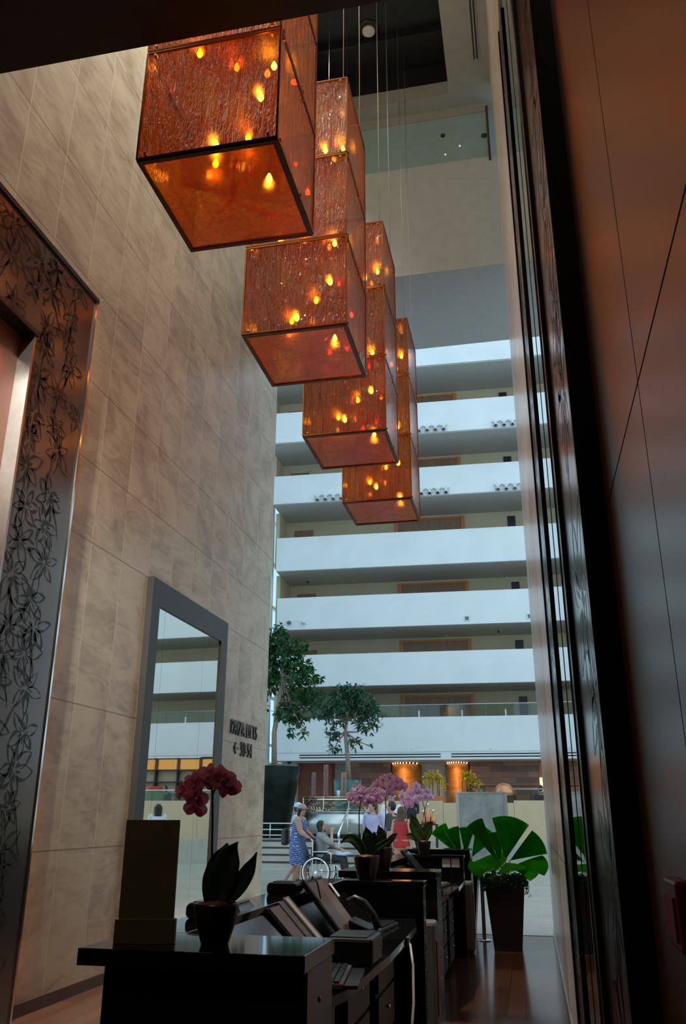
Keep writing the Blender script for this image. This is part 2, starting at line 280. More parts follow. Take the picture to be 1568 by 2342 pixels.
# ---------------------------------------------------------------- mesh builder
class MB:
    def __init__(s): s.v = []; s.f = []; s.sm = []
    def add(s, vs, fs, smooth=False):
        o = len(s.v); s.v += [tuple(x) for x in vs]
        s.f += [tuple(i + o for i in f) for f in fs]; s.sm += [smooth] * len(fs); return s
    def box(s, a, b, rot=None, piv=None):
        x0, y0, z0 = (min(a[i], b[i]) for i in range(3)); x1, y1, z1 = (max(a[i], b[i]) for i in range(3))
        vs = [Vector(p) for p in ((x0, y0, z0), (x1, y0, z0), (x1, y1, z0), (x0, y1, z0), (x0, y0, z1), (x1, y0, z1), (x1, y1, z1), (x0, y1, z1))]
        if rot is not None:
            c = Vector(piv) if piv is not None else Vector(((x0 + x1) / 2, (y0 + y1) / 2, (z0 + z1) / 2))
            vs = [c + rot @ (p - c) for p in vs]
        return s.add(vs, [(3, 2, 1, 0), (4, 5, 6, 7), (0, 1, 5, 4), (1, 2, 6, 5), (2, 3, 7, 6), (3, 0, 4, 7)])
    def prism(s, poly, axis, a, b):
        n = len(poly)
        def P(u, v, t): return {'x': (t, u, v), 'y': (u, t, v), 'z': (u, v, t)}[axis]
        vs = [P(u, v, a) for u, v in poly] + [P(u, v, b) for u, v in poly]
        return s.add(vs, [tuple(range(n))[::-1], tuple(range(n, 2 * n))] + [(i, (i + 1) % n, n + (i + 1) % n, n + i) for i in range(n)])
    def frame(s, d):
        d = Vector(d).normalized(); u = d.orthogonal().normalized(); return u, d.cross(u)
    def tube(s, pts, r, seg=8, caps=True, smooth=True):
        pts = [Vector(p) for p in pts]; rs = r if isinstance(r, (list, tuple)) else [r] * len(pts)
        rings = []; u = None
        for i, p in enumerate(pts):
            d = (pts[min(i + 1, len(pts) - 1)] - pts[max(i - 1, 0)]).normalized()
            if u is None: u = d.orthogonal().normalized()
            else: u = (u - d * u.dot(d)); u = u.normalized() if u.length > 1e-6 else d.orthogonal().normalized()
            w_ = d.cross(u)
            rings.append([p + (u * math.cos(2 * PI * k / seg) + w_ * math.sin(2 * PI * k / seg)) * rs[i] for k in range(seg)])
        vs = [q for R_ in rings for q in R_]; fs = []
        for i in range(len(rings) - 1):
            for k in range(seg): fs.append((i * seg + k, i * seg + (k + 1) % seg, (i + 1) * seg + (k + 1) % seg, (i + 1) * seg + k))
        s.add(vs, fs, smooth)
        if caps:
            o = len(s.v) - len(vs)
            s.f.append(tuple(o + k for k in range(seg))[::-1]); s.f.append(tuple(o + (len(rings) - 1) * seg + k for k in range(seg))); s.sm += [False, False]
        return s
    def lathe(s, prof, c=(0, 0, 0), seg=20, smooth=True, sq=None):
        vs = []; n = len(prof)
        for r, z in prof:
            for k in range(seg):
                a = 2 * PI * (k + (0.5 if sq else 0)) / seg; x, y = r * math.cos(a), r * math.sin(a)
                if sq: x, y = x * math.sqrt(2), y * math.sqrt(2)
                vs.append((c[0] + x, c[1] + y, c[2] + z))
        fs = [(i * seg + k, i * seg + (k + 1) % seg, (i + 1) * seg + (k + 1) % seg, (i + 1) * seg + k) for i in range(n - 1) for k in range(seg)]
        s.add(vs, fs, smooth); o = len(s.v) - len(vs)
        if prof[0][0] > 1e-5: s.f.append(tuple(o + k for k in range(seg))[::-1]); s.sm.append(False)
        if prof[-1][0] > 1e-5: s.f.append(tuple(o + (n - 1) * seg + k for k in range(seg))); s.sm.append(False)
        return s
    def ell(s, c, r, seg=14, rings=8, rot=None):
        c = Vector(c); vs = []; fs = []
        for i in range(1, rings):
            t = PI * i / rings
            for k in range(seg):
                a = 2 * PI * k / seg; p = Vector((r[0] * math.sin(t) * math.cos(a), r[1] * math.sin(t) * math.sin(a), -r[2] * math.cos(t)))
                vs.append(c + (rot @ p if rot is not None else p))
        b = Vector((0, 0, -r[2])); t_ = Vector((0, 0, r[2]))
        if rot is not None: b, t_ = rot @ b, rot @ t_
        vs += [c + b, c + t_]; nb = len(vs) - 2; nt = nb + 1
        for i in range(rings - 2):
            for k in range(seg): fs.append((i * seg + k, i * seg + (k + 1) % seg, (i + 1) * seg + (k + 1) % seg, (i + 1) * seg + k))
        for k in range(seg): fs.append((nb, (k + 1) % seg, k)); fs.append((nt, (rings - 2) * seg + k, (rings - 2) * seg + (k + 1) % seg))
        return s.add(vs, fs, True)
    def cap(s, a, b, ra, rb, seg=10):
        a, b = Vector(a), Vector(b); d = (b - a)
        if d.length < 1e-6: d = Vector((0, 0, 1e-4))
        d.normalize(); pts = []; rs = []
        for t in (0.02, 0.35, 0.75): pts.append(a - d * ra * math.cos(t * PI / 2)); rs.append(ra * math.sin(t * PI / 2))
        pts.append(a); rs.append(ra); pts.append(b); rs.append(rb)
        for t in (0.75, 0.35, 0.02): pts.append(b + d * rb * math.cos(t * PI / 2)); rs.append(rb * math.sin(t * PI / 2))
        return s.tube(pts, rs, seg)
    def chain(s, pts, rs, seg=10):
        for i in range(len(pts) - 1): s.cap(pts[i], pts[i + 1], rs[i], rs[i + 1], seg)
        return s
    def loft(s, rings, seg=16):
        vs = []
        for c, rx, ry in rings:
            c = Vector(c)
            for k in range(seg):
                a = 2 * PI * k / seg; vs.append(c + Vector((rx * math.cos(a), ry * math.sin(a), 0)))
        n = len(rings)
        fs = [(i * seg + k, i * seg + (k + 1) % seg, (i + 1) * seg + (k + 1) % seg, (i + 1) * seg + k) for i in range(n - 1) for k in range(seg)]
        fs += [tuple(range(seg))[::-1], tuple(range((n - 1) * seg, n * seg))]
        return s.add(vs, fs, True)
    def sheet(s, grid, smooth=True):
        nr, nc = len(grid), len(grid[0]); vs = [p for r in grid for p in r]
        return s.add(vs, [(i * nc + j, i * nc + j + 1, (i + 1) * nc + j + 1, (i + 1) * nc + j) for i in range(nr - 1) for j in range(nc - 1)], smooth)
    def build(s, name, mat, parent=None, loc=(0, 0, 0), bevel=0.0, solid=0.0, remesh=0.0):
        me = bpy.data.meshes.new(name); me.from_pydata([tuple(v) for v in s.v], [], s.f); me.update()
        me.polygons.foreach_set('use_smooth', s.sm); me.materials.append(M[mat] if isinstance(mat, str) else mat)
        o = bpy.data.objects.new(name, me); COL.objects.link(o); o.location = loc
        if parent is not None: o.parent = parent
        if bevel:
            b = o.modifiers.new('b', 'BEVEL'); b.width = bevel; b.segments = 2; b.limit_method = 'ANGLE'; b.angle_limit = 0.6
        if solid:
            b = o.modifiers.new('s', 'SOLIDIFY'); b.thickness = solid; b.offset = 0
        if remesh:
            b = o.modifiers.new('r', 'REMESH'); b.mode = 'VOXEL'; b.voxel_size = remesh; b.use_smooth_shade = True
            b2 = o.modifiers.new('sm', 'SMOOTH'); b2.factor = 0.5; b2.iterations = 3
        return o

def tag(o, label=None, cat=None, group=None, kind=None):
    if label: o['label'] = label
    if cat: o['category'] = cat
    if group: o['group'] = group
    if kind: o['kind'] = kind
    return o
def thing(name, label, cat, loc=(0, 0, 0), rz=0.0, group=None):
    o = bpy.data.objects.new(name, None); COL.objects.link(o); o.location = loc; o.rotation_euler = (0, 0, rz)
    o.empty_display_size = 0.1
    return tag(o, label, cat, group)
KIDS = {}
def copy_tree(o, parent=None):
    c = o.copy(); COL.objects.link(c)
    if parent is not None: c.parent = parent
    for ch in [x for x in bpy.data.objects if x.parent == o]: copy_tree(ch, c)
    return c
def struct(mb, name, mat, **k):
    return tag(mb.build(name, mat, **k), kind='structure')
def spot(parent, loc, energy, col, size=1.6, blend=0.8, rad=0.05, rot=(0, 0, 0), name='lamp'):
    l = bpy.data.lights.new(name, 'SPOT'); l.energy = energy; l.color = col; l.spot_size = size; l.spot_blend = blend; l.shadow_soft_size = rad
    o = bpy.data.objects.new(name, l); COL.objects.link(o); o.location = loc; o.rotation_euler = rot
    if parent is not None: o.parent = parent
    return o

# ---------------------------------------------------------------- the lobby shell
XL, XR, CEIL, SOF, YS, YM = -3.8, 0.18, 13.96, 6.19, 3.8, 12.4
wl = MB()
wl.box((XL - 0.6, 6.15, 0), (XL, YM, CEIL)); wl.box((XL - 0.6, 2.4, 5.95), (XL, 6.15, CEIL)); wl.box((XL - 0.6, -4, 0), (XL, 2.45, CEIL))
struct(wl, 'wall_left', 'trav')
struct(MB().box((XR, 4.2, 0), (XR + 1.2, 12.0, CEIL)), 'wall_right', 'trav_r')
struct(MB().box((XR, -4, SOF), (XR + 1.2, 4.2, CEIL)), 'wall_right_upper', 'trav_r')
# veneer wall beside the camera, joints cut in as dark gaps
vw = MB(); G = 0.0025
for ya, yb in ((-4, -1.2 - G), (-1.2 + G, 1.06 - G), (1.06 + G, 2.2)):
    for za, zb in ((0, 1.95 - G), (1.95 + G, 4.3 - G), (4.3 + G, SOF)): vw.box((XR, ya, za), (XR + 0.05, yb, zb))
struct(vw, 'wall_right_veneer', 'woodwall')
struct(MB().box((XR + 0.05, -4, 0), (XR + 1.2, 2.2, SOF)), 'wall_right_backing', 'black')
struct(MB().box((XR + 0.45, 2.2, 0), (XR + 1.2, 4.2, SOF)), 'wall_right_niche', 'darkwood')
struct(MB().box((XL - 0.6, -4.3, 0), (XR + 1.2, -4.0, SOF)), 'wall_back', 'darkwood')
struct(MB().box((XL - 0.6, -4, SOF), (XR + 1.2, YS, SOF + 0.5)), 'ceiling_soffit', 'ceil_dark')
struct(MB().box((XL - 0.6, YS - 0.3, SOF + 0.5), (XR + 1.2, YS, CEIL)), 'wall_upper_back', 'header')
# high ceiling with a black light slot
RX0, RX1, RY0, RY1 = -3.05, -0.58, 4.3, 12.05
ce = MB()
ce.box((XL - 0.6, YS - 0.3, CEIL), (RX0, YM + 2.3, CEIL + 0.3)); ce.box((RX1, YS - 0.3, CEIL), (XR + 1.2, YM + 2.3, CEIL + 0.3))
ce.box((RX0, YS - 0.3, CEIL), (RX1, RY0, CEIL + 0.3)); ce.box((RX0, RY1, CEIL), (RX1, YM + 2.3, CEIL + 0.3))
struct(ce, 'ceiling', 'ceil')
rc = MB(); rc.box((RX0 - 0.1, RY0 - 0.1, CEIL + 0.75), (RX1 + 0.1, RY1 + 0.1, CEIL + 0.85))
rc.box((RX0 - 0.1, RY0 - 0.1, CEIL + 0.3), (RX0, RY1 + 0.1, CEIL + 0.75)); rc.box((RX1, RY0 - 0.1, CEIL + 0.3), (RX1 + 0.1, RY1 + 0.1, CEIL + 0.75))
rc.box((RX0, RY0 - 0.1, CEIL + 0.3), (RX1, RY0, CEIL + 0.75)); rc.box((RX0, RY1, CEIL + 0.3), (RX1, RY1 + 0.1, CEIL + 0.75))
rc.box((RX0, 10.2, CEIL + 0.55), (RX1, 10.3, CEIL + 0.75)); rc.box((RX0, 11.2, CEIL + 0.60), (RX1, 11.25, CEIL + 0.75))
struct(rc, 'ceiling_recess', 'black')
# header over the mouth of the lobby
hd = MB()
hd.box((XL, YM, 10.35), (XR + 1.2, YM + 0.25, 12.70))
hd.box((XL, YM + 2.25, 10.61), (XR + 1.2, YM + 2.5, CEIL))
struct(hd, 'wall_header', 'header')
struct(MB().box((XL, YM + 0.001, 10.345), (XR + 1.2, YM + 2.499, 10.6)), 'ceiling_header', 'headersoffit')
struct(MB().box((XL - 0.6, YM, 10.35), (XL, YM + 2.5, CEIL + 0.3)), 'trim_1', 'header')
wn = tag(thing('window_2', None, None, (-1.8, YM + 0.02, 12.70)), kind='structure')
MB().box((-2.0, 0, 0), (1.86, 0.02, 1.06)).build('pane', 'daylitpanel', wn)
MB().box((-2.0, -0.02, 1.06), (1.98, 0.2, 1.26)).build('head_rail', 'ceil', wn)
MB().box((1.86, -0.06, -0.1), (1.90, 0.05, 1.15)).build('jamb', 'darkwood', wn)
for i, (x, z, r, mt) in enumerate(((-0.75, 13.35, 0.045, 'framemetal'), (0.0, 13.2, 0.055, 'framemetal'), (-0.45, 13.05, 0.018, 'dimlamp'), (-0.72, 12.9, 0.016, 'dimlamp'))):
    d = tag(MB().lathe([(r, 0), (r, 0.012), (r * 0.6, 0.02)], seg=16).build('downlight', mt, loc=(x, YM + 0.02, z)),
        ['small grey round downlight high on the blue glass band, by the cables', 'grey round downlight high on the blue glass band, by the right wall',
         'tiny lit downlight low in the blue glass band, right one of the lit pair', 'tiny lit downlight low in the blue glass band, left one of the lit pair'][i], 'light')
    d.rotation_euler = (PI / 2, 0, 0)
# floors
struct(MB().box((XL - 0.6, -4.3, -0.1), (XR + 1.2, 11.9, 0)), 'floor', 'woodfloor')
struct(MB().box((-13.5, 11.9, -0.1), (22, 46, 0)), 'floor_atrium', 'marble')
struct(MB().box((XL, 11.87, 0), (XR, 11.93, 0.004)), 'trim_2', 'steel')
struct(MB().box((XL, -4, 0), (XL + 0.015, YM, 0.09)), 'baseboard_left', 'darkwood')
struct(MB().box((XR - 0.012, 4.2, 0), (XR, 12.0, 0.085)), 'baseboard_right', 'steel')

# ceiling fittings
sp = thing('ceiling_speaker', 'white round speaker in the black ceiling recess', 'speaker', (-1.90, 11.05, CEIL + 0.75))
MB().lathe([(0.20, 0), (0.20, -0.02), (0.16, -0.03)], seg=24).build('housing', 'blackmetal', sp)
MB().lathe([(0.115, -0.03), (0.115, -0.06), (0.09, -0.075), (0.05, -0.07)], seg=24).build('disc', 'paper', sp)
vt = thing('ceiling_vent', 'long narrow twin slot vent in the pale ceiling', 'vent', (-0.05, 10.8, CEIL))
MB().box((-0.06, -0.95, -0.012), (0.06, 0.6, 0)).build('frame', 'ceil', vt)
for x in (-0.026, 0.026): MB().box((x - 0.013, -0.93, -0.016), (x + 0.013, 0.58, -0.002)).build('slot', 'black', vt)
for i, y in enumerate((5.2, 7.2, 9.2, 11.2)):  # unseen lamps added to lift the dim left wall
    dl = thing('downlight', 'unseen round downlight added to brighten the left wall, ' + ['first', 'second', 'third', 'fourth'][i] + ' from the soffit', 'light', (-3.3, y, CEIL), group='added wall washing downlights')
    MB().lathe([(0.10, 0.0), (0.10, -0.02), (0.075, -0.025)], seg=20).build('ring', 'ceil', dl)
    MB().lathe([(0.07, -0.022), (0.07, -0.028)], seg=20).build('lens', 'addedlamp', dl)
    q = Vector((-0.5, 0.0, (-2.4, -3.4, -6.0, -8.0)[i])).to_track_quat('-Z', 'Y').to_euler()
    spot(dl, (0, 0, -0.06), (5600, 2600, 500, 500)[i], (1.0, 1.0, 0.90), 1.5, 1.0, 0.07, q)

for i, (x, y, tx, ty, tz) in enumerate(((-3.0, 2.2, -3.8, 7.6, 1.9), (-3.0, 1.6, -3.8, 10.8, 1.9))):  # unseen washers added to brighten the lower left wall
    dl = thing('added_wall_washer', 'small unseen wall washer added in the dark soffit, ' + ['nearer the edge', 'farther from the edge'][i], 'light', (x, y, SOF), group='added wall washers in the soffit')
    MB().lathe([(0.07, 0.0), (0.07, -0.015), (0.05, -0.02)], seg=20).build('ring', 'ceil_dark', dl)
    d = Vector((tx - x, ty - y, tz - SOF + 0.06)); q = d.to_track_quat('-Z', 'Y').to_euler()
    spot(dl, (0, 0, -0.06), (1350, 1250)[i], (1.0, 0.92, 0.78), 0.62, 1.0, 0.04, q)

for i, x in enumerate((-2.2, -1.3)):  # unseen fill lamps added to lift the near board and orchid
    dl = thing('downlight', 'dim unseen fill light added in the dark soffit over the camera side, ' + ['left one', 'right one'][i], 'light', (x, 0.3, SOF), group='added fill lights in the soffit')
    MB().lathe([(0.07, 0.0), (0.07, -0.015), (0.05, -0.02)], seg=20).build('ring', 'ceil_dark', dl)
    spot(dl, (0, 0, -0.06), 38, (1.0, 0.86, 0.68), 2.3, 1.0, 0.06, Vector((0, 0.35, -1)).to_track_quat('-Z', 'Y').to_euler())

# ---------------------------------------------------------------- etched lift portals and tall mirror
def strokes_lily(R, u, v, s, rot):
    out = []
    for k in range(6):
        a = rot + k * PI / 3 + R.uniform(-0.2, 0.2); L = s * R.uniform(0.75, 1.15); wd = L * R.uniform(0.16, 0.25); cu = R.uniform(-0.25, 0.25)
        for sg in (-1, 1):
            pts = []
            for i in range(9):
                t = i / 8; q = sg * wd * math.sin(PI * min(1, t ** 0.85)) ; b = a + cu * t
                r = 0.08 * s + L * t; pts.append((u + r * math.cos(b) - q * math.sin(b), v + r * math.sin(b) + q * math.cos(b)))
            i0 = R.choice((0, 0, 1, 2)); i1 = R.choice((9, 9, 8)); out.append((pts[i0:i1], 0.0068 * R.uniform(0.6, 1.6)))
        out.append(([(u + r * s * math.cos(a), v + r * s * math.sin(a)) for r in (0.1, 0.25, 0.42)], 0.008 * R.uniform(0.6, 1.4)))
    return out
def engraving(R, rects, lim, size=0.24):
    st = []
    for (u0, u1, v0, v1) in rects:
        v = v0 + size * 0.6
        while v < v1 - size * 0.3:
            u = u0 + size * R.uniform(0.5, 0.9)
            while u < u1 - size * 0.2:
                st += strokes_lily(R, u + R.uniform(-.05, .05), v + R.uniform(-.08, .08), size * R.uniform(0.75, 1.15), R.uniform(0, PI))
                if R.random() < 0.8:
                    p = [(u, v)]; a = R.uniform(-2.2, -0.9)
                    for i in range(6): p.append((p[-1][0] + 0.07 * math.cos(a), p[-1][1] + 0.07 * math.sin(a))); a += R.uniform(-.25, .25)
                    st.append((p, 0.007))
                u += size * R.uniform(1.5, 1.9)
            v += size * R.uniform(1.15, 1.45)
    ok = []
    for pts, wd in st:
        run = []
        for p in pts:
            inside = any(a + .012 < p[0] < b - .012 and c + .012 < p[1] < d - .012 for a, b, c, d in rects)
            if inside: run.append(p)
            else:
                if len(run) > 1: ok.append((run, wd))
                run = []
        if len(run) > 1: ok.append((run, wd))
    return ok
def ribbons(mb, st, x, sgn, h=0.0016):
    for pts, wd in st:
        n = len(pts); L_, R_ = [], []
        for i, p in enumerate(pts):
            a, b = pts[max(i - 1, 0)], pts[min(i + 1, n - 1)]; dx, dy = b[0] - a[0], b[1] - a[1]; l = math.hypot(dx, dy) or 1
            t = i / (n - 1); ww = wd * (0.25 + math.sin(PI * t) ** 0.7) * (1.0 + 0.6 * math.sin(7 * t + pts[0][0] * 50))
            L_.append((x + sgn * h, p[0] - dy / l * ww, p[1] + dx / l * ww)); R_.append((x + sgn * h, p[0] + dy / l * ww, p[1] - dx / l * ww))
        vs = L_ + R_ + [(x, q[1], q[2]) for q in L_] + [(x, q[1], q[2]) for q in R_]
        fs = []
        for i in range(n - 1):
            fs += [(i, i + 1, n + i + 1, n + i), (i, 2 * n + i, 2 * n + i + 1, i + 1), (n + i, n + i + 1, 3 * n + i + 1, 3 * n + i)]
        mb.add(vs, fs)

# left portal: outer Y 2.5..6.25, opening 3.4..5.345, top 6.03, opening top 5.12
lp = tag(thing('door_1', None, None, (XL, 0, 0)), kind='structure')
PX = 0.055
MB().box((-0.35, 5.36, 0), (PX, 6.235, 6.015)).build('etched_panel', 'trim_metal', lp)
MB().box((-0.35, 2.5, 0), (PX, 3.39, 6.015)).build('etched_panel', 'trim_metal', lp)
MB().box((-0.35, 3.39, 5.14), (PX, 5.36, 6.015)).build('etched_panel', 'trim_metal', lp)
e = MB(); R_ = random.Random(3)
ribbons(e, engraving(R_, [(5.37, 6.21, 0.05, 6.0), (3.4, 5.36, 5.17, 6.0)], None, 0.21), PX, 1)
e.build('floral_etching', 'ink', lp)
MB().box((-0.05, 2.45, 6.015), (PX + 0.02, 6.25, 6.06)).build('outer_edge', 'blackmetal', lp)
MB().box((-0.05, 6.235, 0), (PX + 0.004, 6.25, 6.03)).build('outer_edge', 'framemetal', lp)
MB().box((PX, 6.212, 0), (PX + 0.012, 6.236, 6.02)).build('chrome_strip', 'chrome', lp)
MB().box((-0.35, 5.335, 0), (PX + 0.012, 5.36, 5.12)).build('chrome_jamb', 'steel', lp)
spot(lp, (0.0, 4.75, 5.05), 90, (1.0, 0.92, 0.8), 1.3, 1.0, 0.04, Vector((-0.06, 0.6, -1.0)).to_track_quat('-Z', 'Y').to_euler())  # unseen lamp added to brighten the jamb
MB().box((-0.35, 3.39, 5.12), (PX + 0.03, 5.375, 5.16)).build('inner_edge', 'blackmetal', lp)
MB().box((-0.35, 3.39, 0), (-0.06, 5.335, 5.12)).build('lift_door', 'liftwood', lp)
MB().box((0.002, 6.252, 0.2), (0.03, 6.272, 5.95)).build('glow_strip', 'led', lp)
# right portal: outer Y 1.57..4.14
rp = tag(thing('door_2', None, None, (XR, 0, 0)), kind='structure')
Q = -0.04
MB().box((Q, 3.34, 0), (0.45, 4.16, 6.1)).build('etched_panel', 'trim_metal', rp)
MB().box((Q, 1.59, 0), (0.45, 2.22, 6.1)).build('etched_panel', 'trim_metal', rp)
MB().box((Q, 2.22, 5.3), (0.45, 3.34, 6.1)).build('etched_panel', 'trim_metal', rp)
e = MB(); ribbons(e, engraving(R_, [(3.36, 4.08, 0.1, 6.0), (1.62, 2.16, 0.1, 6.0)], None, 0.26), Q, -1, 0.0004)
e.build('floral_etching', 'ink', rp)
MB().box((Q - 0.008, 1.565, 0), (0.45, 1.59, 6.12)).build('outer_edge', 'blackmetal', rp)
MB().box((Q - 0.008, 4.10, 0), (0.45, 4.165, 6.12)).build('outer_edge', 'blackmetal', rp)
MB().box((Q - 0.012, 2.20, 0), (0.3, 2.30, 5.32)).build('inner_edge', 'blackmetal', rp)
MB().box((Q - 0.012, 3.27, 0), (0.3, 3.36, 5.32)).build('inner_edge', 'blackmetal', rp)
MB().box((Q - 0.016, 2.285, 0), (Q + 0.05, 2.305, 5.3)).build('chrome_strip', 'chrome', rp)
MB().box((Q - 0.003, 2.30, 0), (0.03, 3.27, 5.3)).build('lift_door', 'mirror', rp)
MB().box((Q - 0.0045, 2.78, 0), (Q - 0.0025, 2.786, 5.3)).build('door_seam', 'seam', rp)
# tall mirror on the left wall
mr = thing('wall_mirror', 'tall charcoal framed mirror on the left travertine wall', 'mirror', (XL, 9.16, 0.0))
fr = MB(); fr.box((0, -1.19, 0.10), (0.07, -0.99, 3.78)); fr.box((0, 0.95, 0.10), (0.07, 1.17, 3.78)); fr.box((0, -0.99, 3.50), (0.07, 0.95, 3.78)); fr.box((0, -0.99, 0.10), (0.07, 0.95, 0.30))
fr.build('frame', 'framemetal', mr)
for a, b in ((-0.99, -0.792), (-0.788, 0.388), (0.392, 0.95)): MB().box((0.01, a, 0.30), (0.05, b, 3.50)).build('mirror_pane', 'mirror', mr)
MB().box((0.012, -0.795, 0.30), (0.049, -0.785, 3.5)).box((0.012, 0.385, 0.30), (0.049, 0.395, 3.5)).build('seam', 'seam', mr)
# raised lettering
def letters(parent, txt, size, loc, rot, mt='ink', name='lettering', sx=0.72):
    c = bpy.data.curves.new(name, 'FONT'); c.body = txt; c.size = size; c.extrude = 0.008; c.align_x = 'CENTER'; c.space_character = 1.12
    c.materials.append(M[mt]); o = bpy.data.objects.new(name, c); COL.objects.link(o); o.location = loc; o.rotation_euler = rot; o.scale = (sx, 1, 1)
    me = bpy.data.meshes.new_from_object(o); o2 = bpy.data.objects.new(name, me); COL.objects.link(o2)
    o2.location = loc; o2.rotation_euler = rot; o2.scale = (sx, 1, 1); bpy.data.objects.remove(o)
    if parent is not None: o2.parent = parent
    return o2
sg = thing('wall_sign', 'dark raised lettering with arrow on the left wall beside the mirror', 'sign', (XL, 11.35, 2.4))
letters(sg, 'PAIZA LIFTS', 0.27, (0.012, 0.0, 0.02), (PI / 2, 0, PI / 2), 'blackmetal')
letters(sg, '50-54', 0.27, (0.012, 0.12, -0.24), (PI / 2, 0, PI / 2), 'blackmetal')
ar = MB(); ar.box((0.0, -0.38, -0.165), (0.016, -0.20, -0.14))
ar.box((0.0, -0.40, -0.164), (0.016, -0.29, -0.142), Matrix.Rotation(0.75, 3, 'X'), (0.008, -0.39, -0.153)); ar.box((0.0, -0.40, -0.164), (0.016, -0.29, -0.142), Matrix.Rotation(-0.75, 3, 'X'), (0.008, -0.39, -0.153))
ar.build('arrow', 'blackmetal', sg)
# fire alarm call point on the veneer wall by the camera
al = thing('alarm_call_point', 'dark red square call point on the veneer wall', 'alarm', (XR, 1.215, 1.287))
MB().box((-0.016, -0.05, -0.042), (0, 0.05, 0.04)).build('housing', 'alarm', al, bevel=0.005)
MB().box((-0.019, -0.035, -0.03), (-0.0155, 0.035, 0.02)).build('cover', 'redbag', al)

# ---------------------------------------------------------------- four hanging lanterns of amber glass
def make_lantern():
    root = thing('lantern_chandelier', 'x', 'chandelier', (-1.79, 4.55, 5.5), group='hanging amber glass lanterns')
    h = 0.484; T = 0.957
    R = random.Random(11)
    for k in range(3):
        z0 = k * T + 0.012; z1 = (k + 1) * T - 0.012
        for (a, b) in (((-h, -h, z0), (h, -h + 0.008, z1)), ((-h, h - 0.008, z0), (h, h, z1)), ((-h, -h + 0.01, z0), (-h + 0.008, h - 0.01, z1)), ((h - 0.008, -h + 0.01, z0), (h, h - 0.01, z1))):
            MB().box(a, b).build('glass_panel', 'amber' if a[1] == b[1] - 0.008 or abs(b[1] - a[1]) < 0.02 else 'amberside', root)
        f = MB(); r = 0.007
        for z in (z0, z1):
            for s_ in (-h, h): f.box((-h, s_ - r, z - r), (h, s_ + r, z + r)); f.box((s_ - r, -h, z - r), (s_ + r, h, z + r))
        for sx in (-h, h):
            for sy in (-h, h): f.box((sx - r, sy - r, z0), (sx + r, sy + r, z1))
        f.build('edge_frame', 'bronze', root)
        for z in ((z0 + 0.03, z1 - 0.03)):
            for ax, t in (('x', -h + 0.06), ('x', h - 0.06), ('y', 0.1), ('y', -h + 0.06)):
                c = MB(); c.box((t - 0.008, -h - 0.014, z - 0.008), (t + 0.008, -h + 0.014, z + 0.008)) if ax == 'x' else c.box((h - 0.014, t - 0.008, z - 0.008), (h + 0.014, t + 0.008, z + 0.008))
                c.build('panel_clip', 'brass', root)
        # inner baffles of smooth amber glass
        a = MB(); rot = Matrix.Rotation(0.5 + 0.4 * k, 3, 'Z'); a.box((-0.36, -0.003, z0 + 0.02), (0.36, 0.003, z1 - 0.25), rot, (0, 0, (z0 + z1) / 2)); a.build('inner_baffle', 'amberin', root)
        a = MB(); rot = Matrix.Rotation(1.9 + 0.4 * k, 3, 'Z'); a.box((-0.36, -0.003, z0 + 0.02), (0.36, 0.003, z1 - 0.25), rot, (0, 0, (z0 + z1) / 2)); a.build('inner_baffle', 'amberin', root)
        pos = [[(-0.05, -0.20, 0.30), (0.25, 0.10, 0.22), (-0.22, 0.22, 0.55), (0.28, -0.25, 0.62), (0.02, 0.25, 0.78)],
               [(-0.25, -0.15, 0.30), (0.22, 0.20, 0.45), (0.05, -0.28, 0.72), (-0.12, 0.28, 0.60)],
               [(0.20, -0.18, 0.35), (-0.20, 0.15, 0.55), (0.30, 0.2, 0.7)]][k]
        for p in pos:
            b = MB(); b.lathe([(0.004, -0.036), (0.014, -0.03), (0.024, -0.008), (0.02, 0.012), (0.011, 0.03), (0.010, 0.04)], seg=12)
            bo = b.build('bulb', 'bulb', root, loc=(p[0], p[1], z0 + p[2]))
            MB().tube([(0, 0, 0.038), (0, 0, 0.075)], 0.011, 8).tube([(0, 0, 0.07), (0, 0, max(0.09, T - p[2] - 0.03))], 0.003, 6).build('lamp_holder', 'darkedge', bo)
    MB().box((-h + 0.03, -h + 0.03, 0.0), (h - 0.03, h - 0.03, 0.008)).build('bottom_panel', 'amberb', root)
    f = MB(); wd = 0.032
    for s_ in (-1, 1): f.box((-h, s_ * h, -0.012), (h, s_ * (h - wd), 0.010)); f.box((s_ * h, -h + wd, -0.012), (s_ * (h - wd), h - wd, 0.010))
    f.build('bottom_border', 'darkedge', root)
    f = MB(); f.box((-h + 0.05, -0.004, -0.002), (h - 0.05, 0.004, -0.0))
    for s_, a in ((1, 0.75), (-1, -0.75), (1, 2.0)): f.box((-0.36, -0.012, 0.012), (0.36, 0.012, 0.03), Matrix.Rotation(a, 3, 'Z'))
    f.build('bottom_brace', 'amberin', root)
    MB().box((-h, -h, 3 * T - 0.006), (h, h, 3 * T + 0.004)).build('top_panel', 'amberb', root)
    for sx in (-1, 1):
        for sy in (-1, 1): MB().tube([(sx * 0.44, sy * 0.44, 3 * T), (sx * 0.44, sy * 0.44, CEIL + 0.75 - 5.5)], 0.004, 6).build('cable', 'cable', root)
    return root
lan = make_lantern()
LL = ['stacked amber glass lantern hanging nearest under the dark soffit edge, largest', 'stacked amber glass lantern, second behind the soffit, fully visible bottom over the mirror',
      'stacked amber glass lantern, third in the descending row', 'smallest stacked amber glass lantern, fourth and farthest in the row']
for i in range(4):
    o = lan if i == 0 else copy_tree(lan)
    o.location = (-1.79, 4.55 + 2.205 * i, 5.5); o['label'] = LL[i]

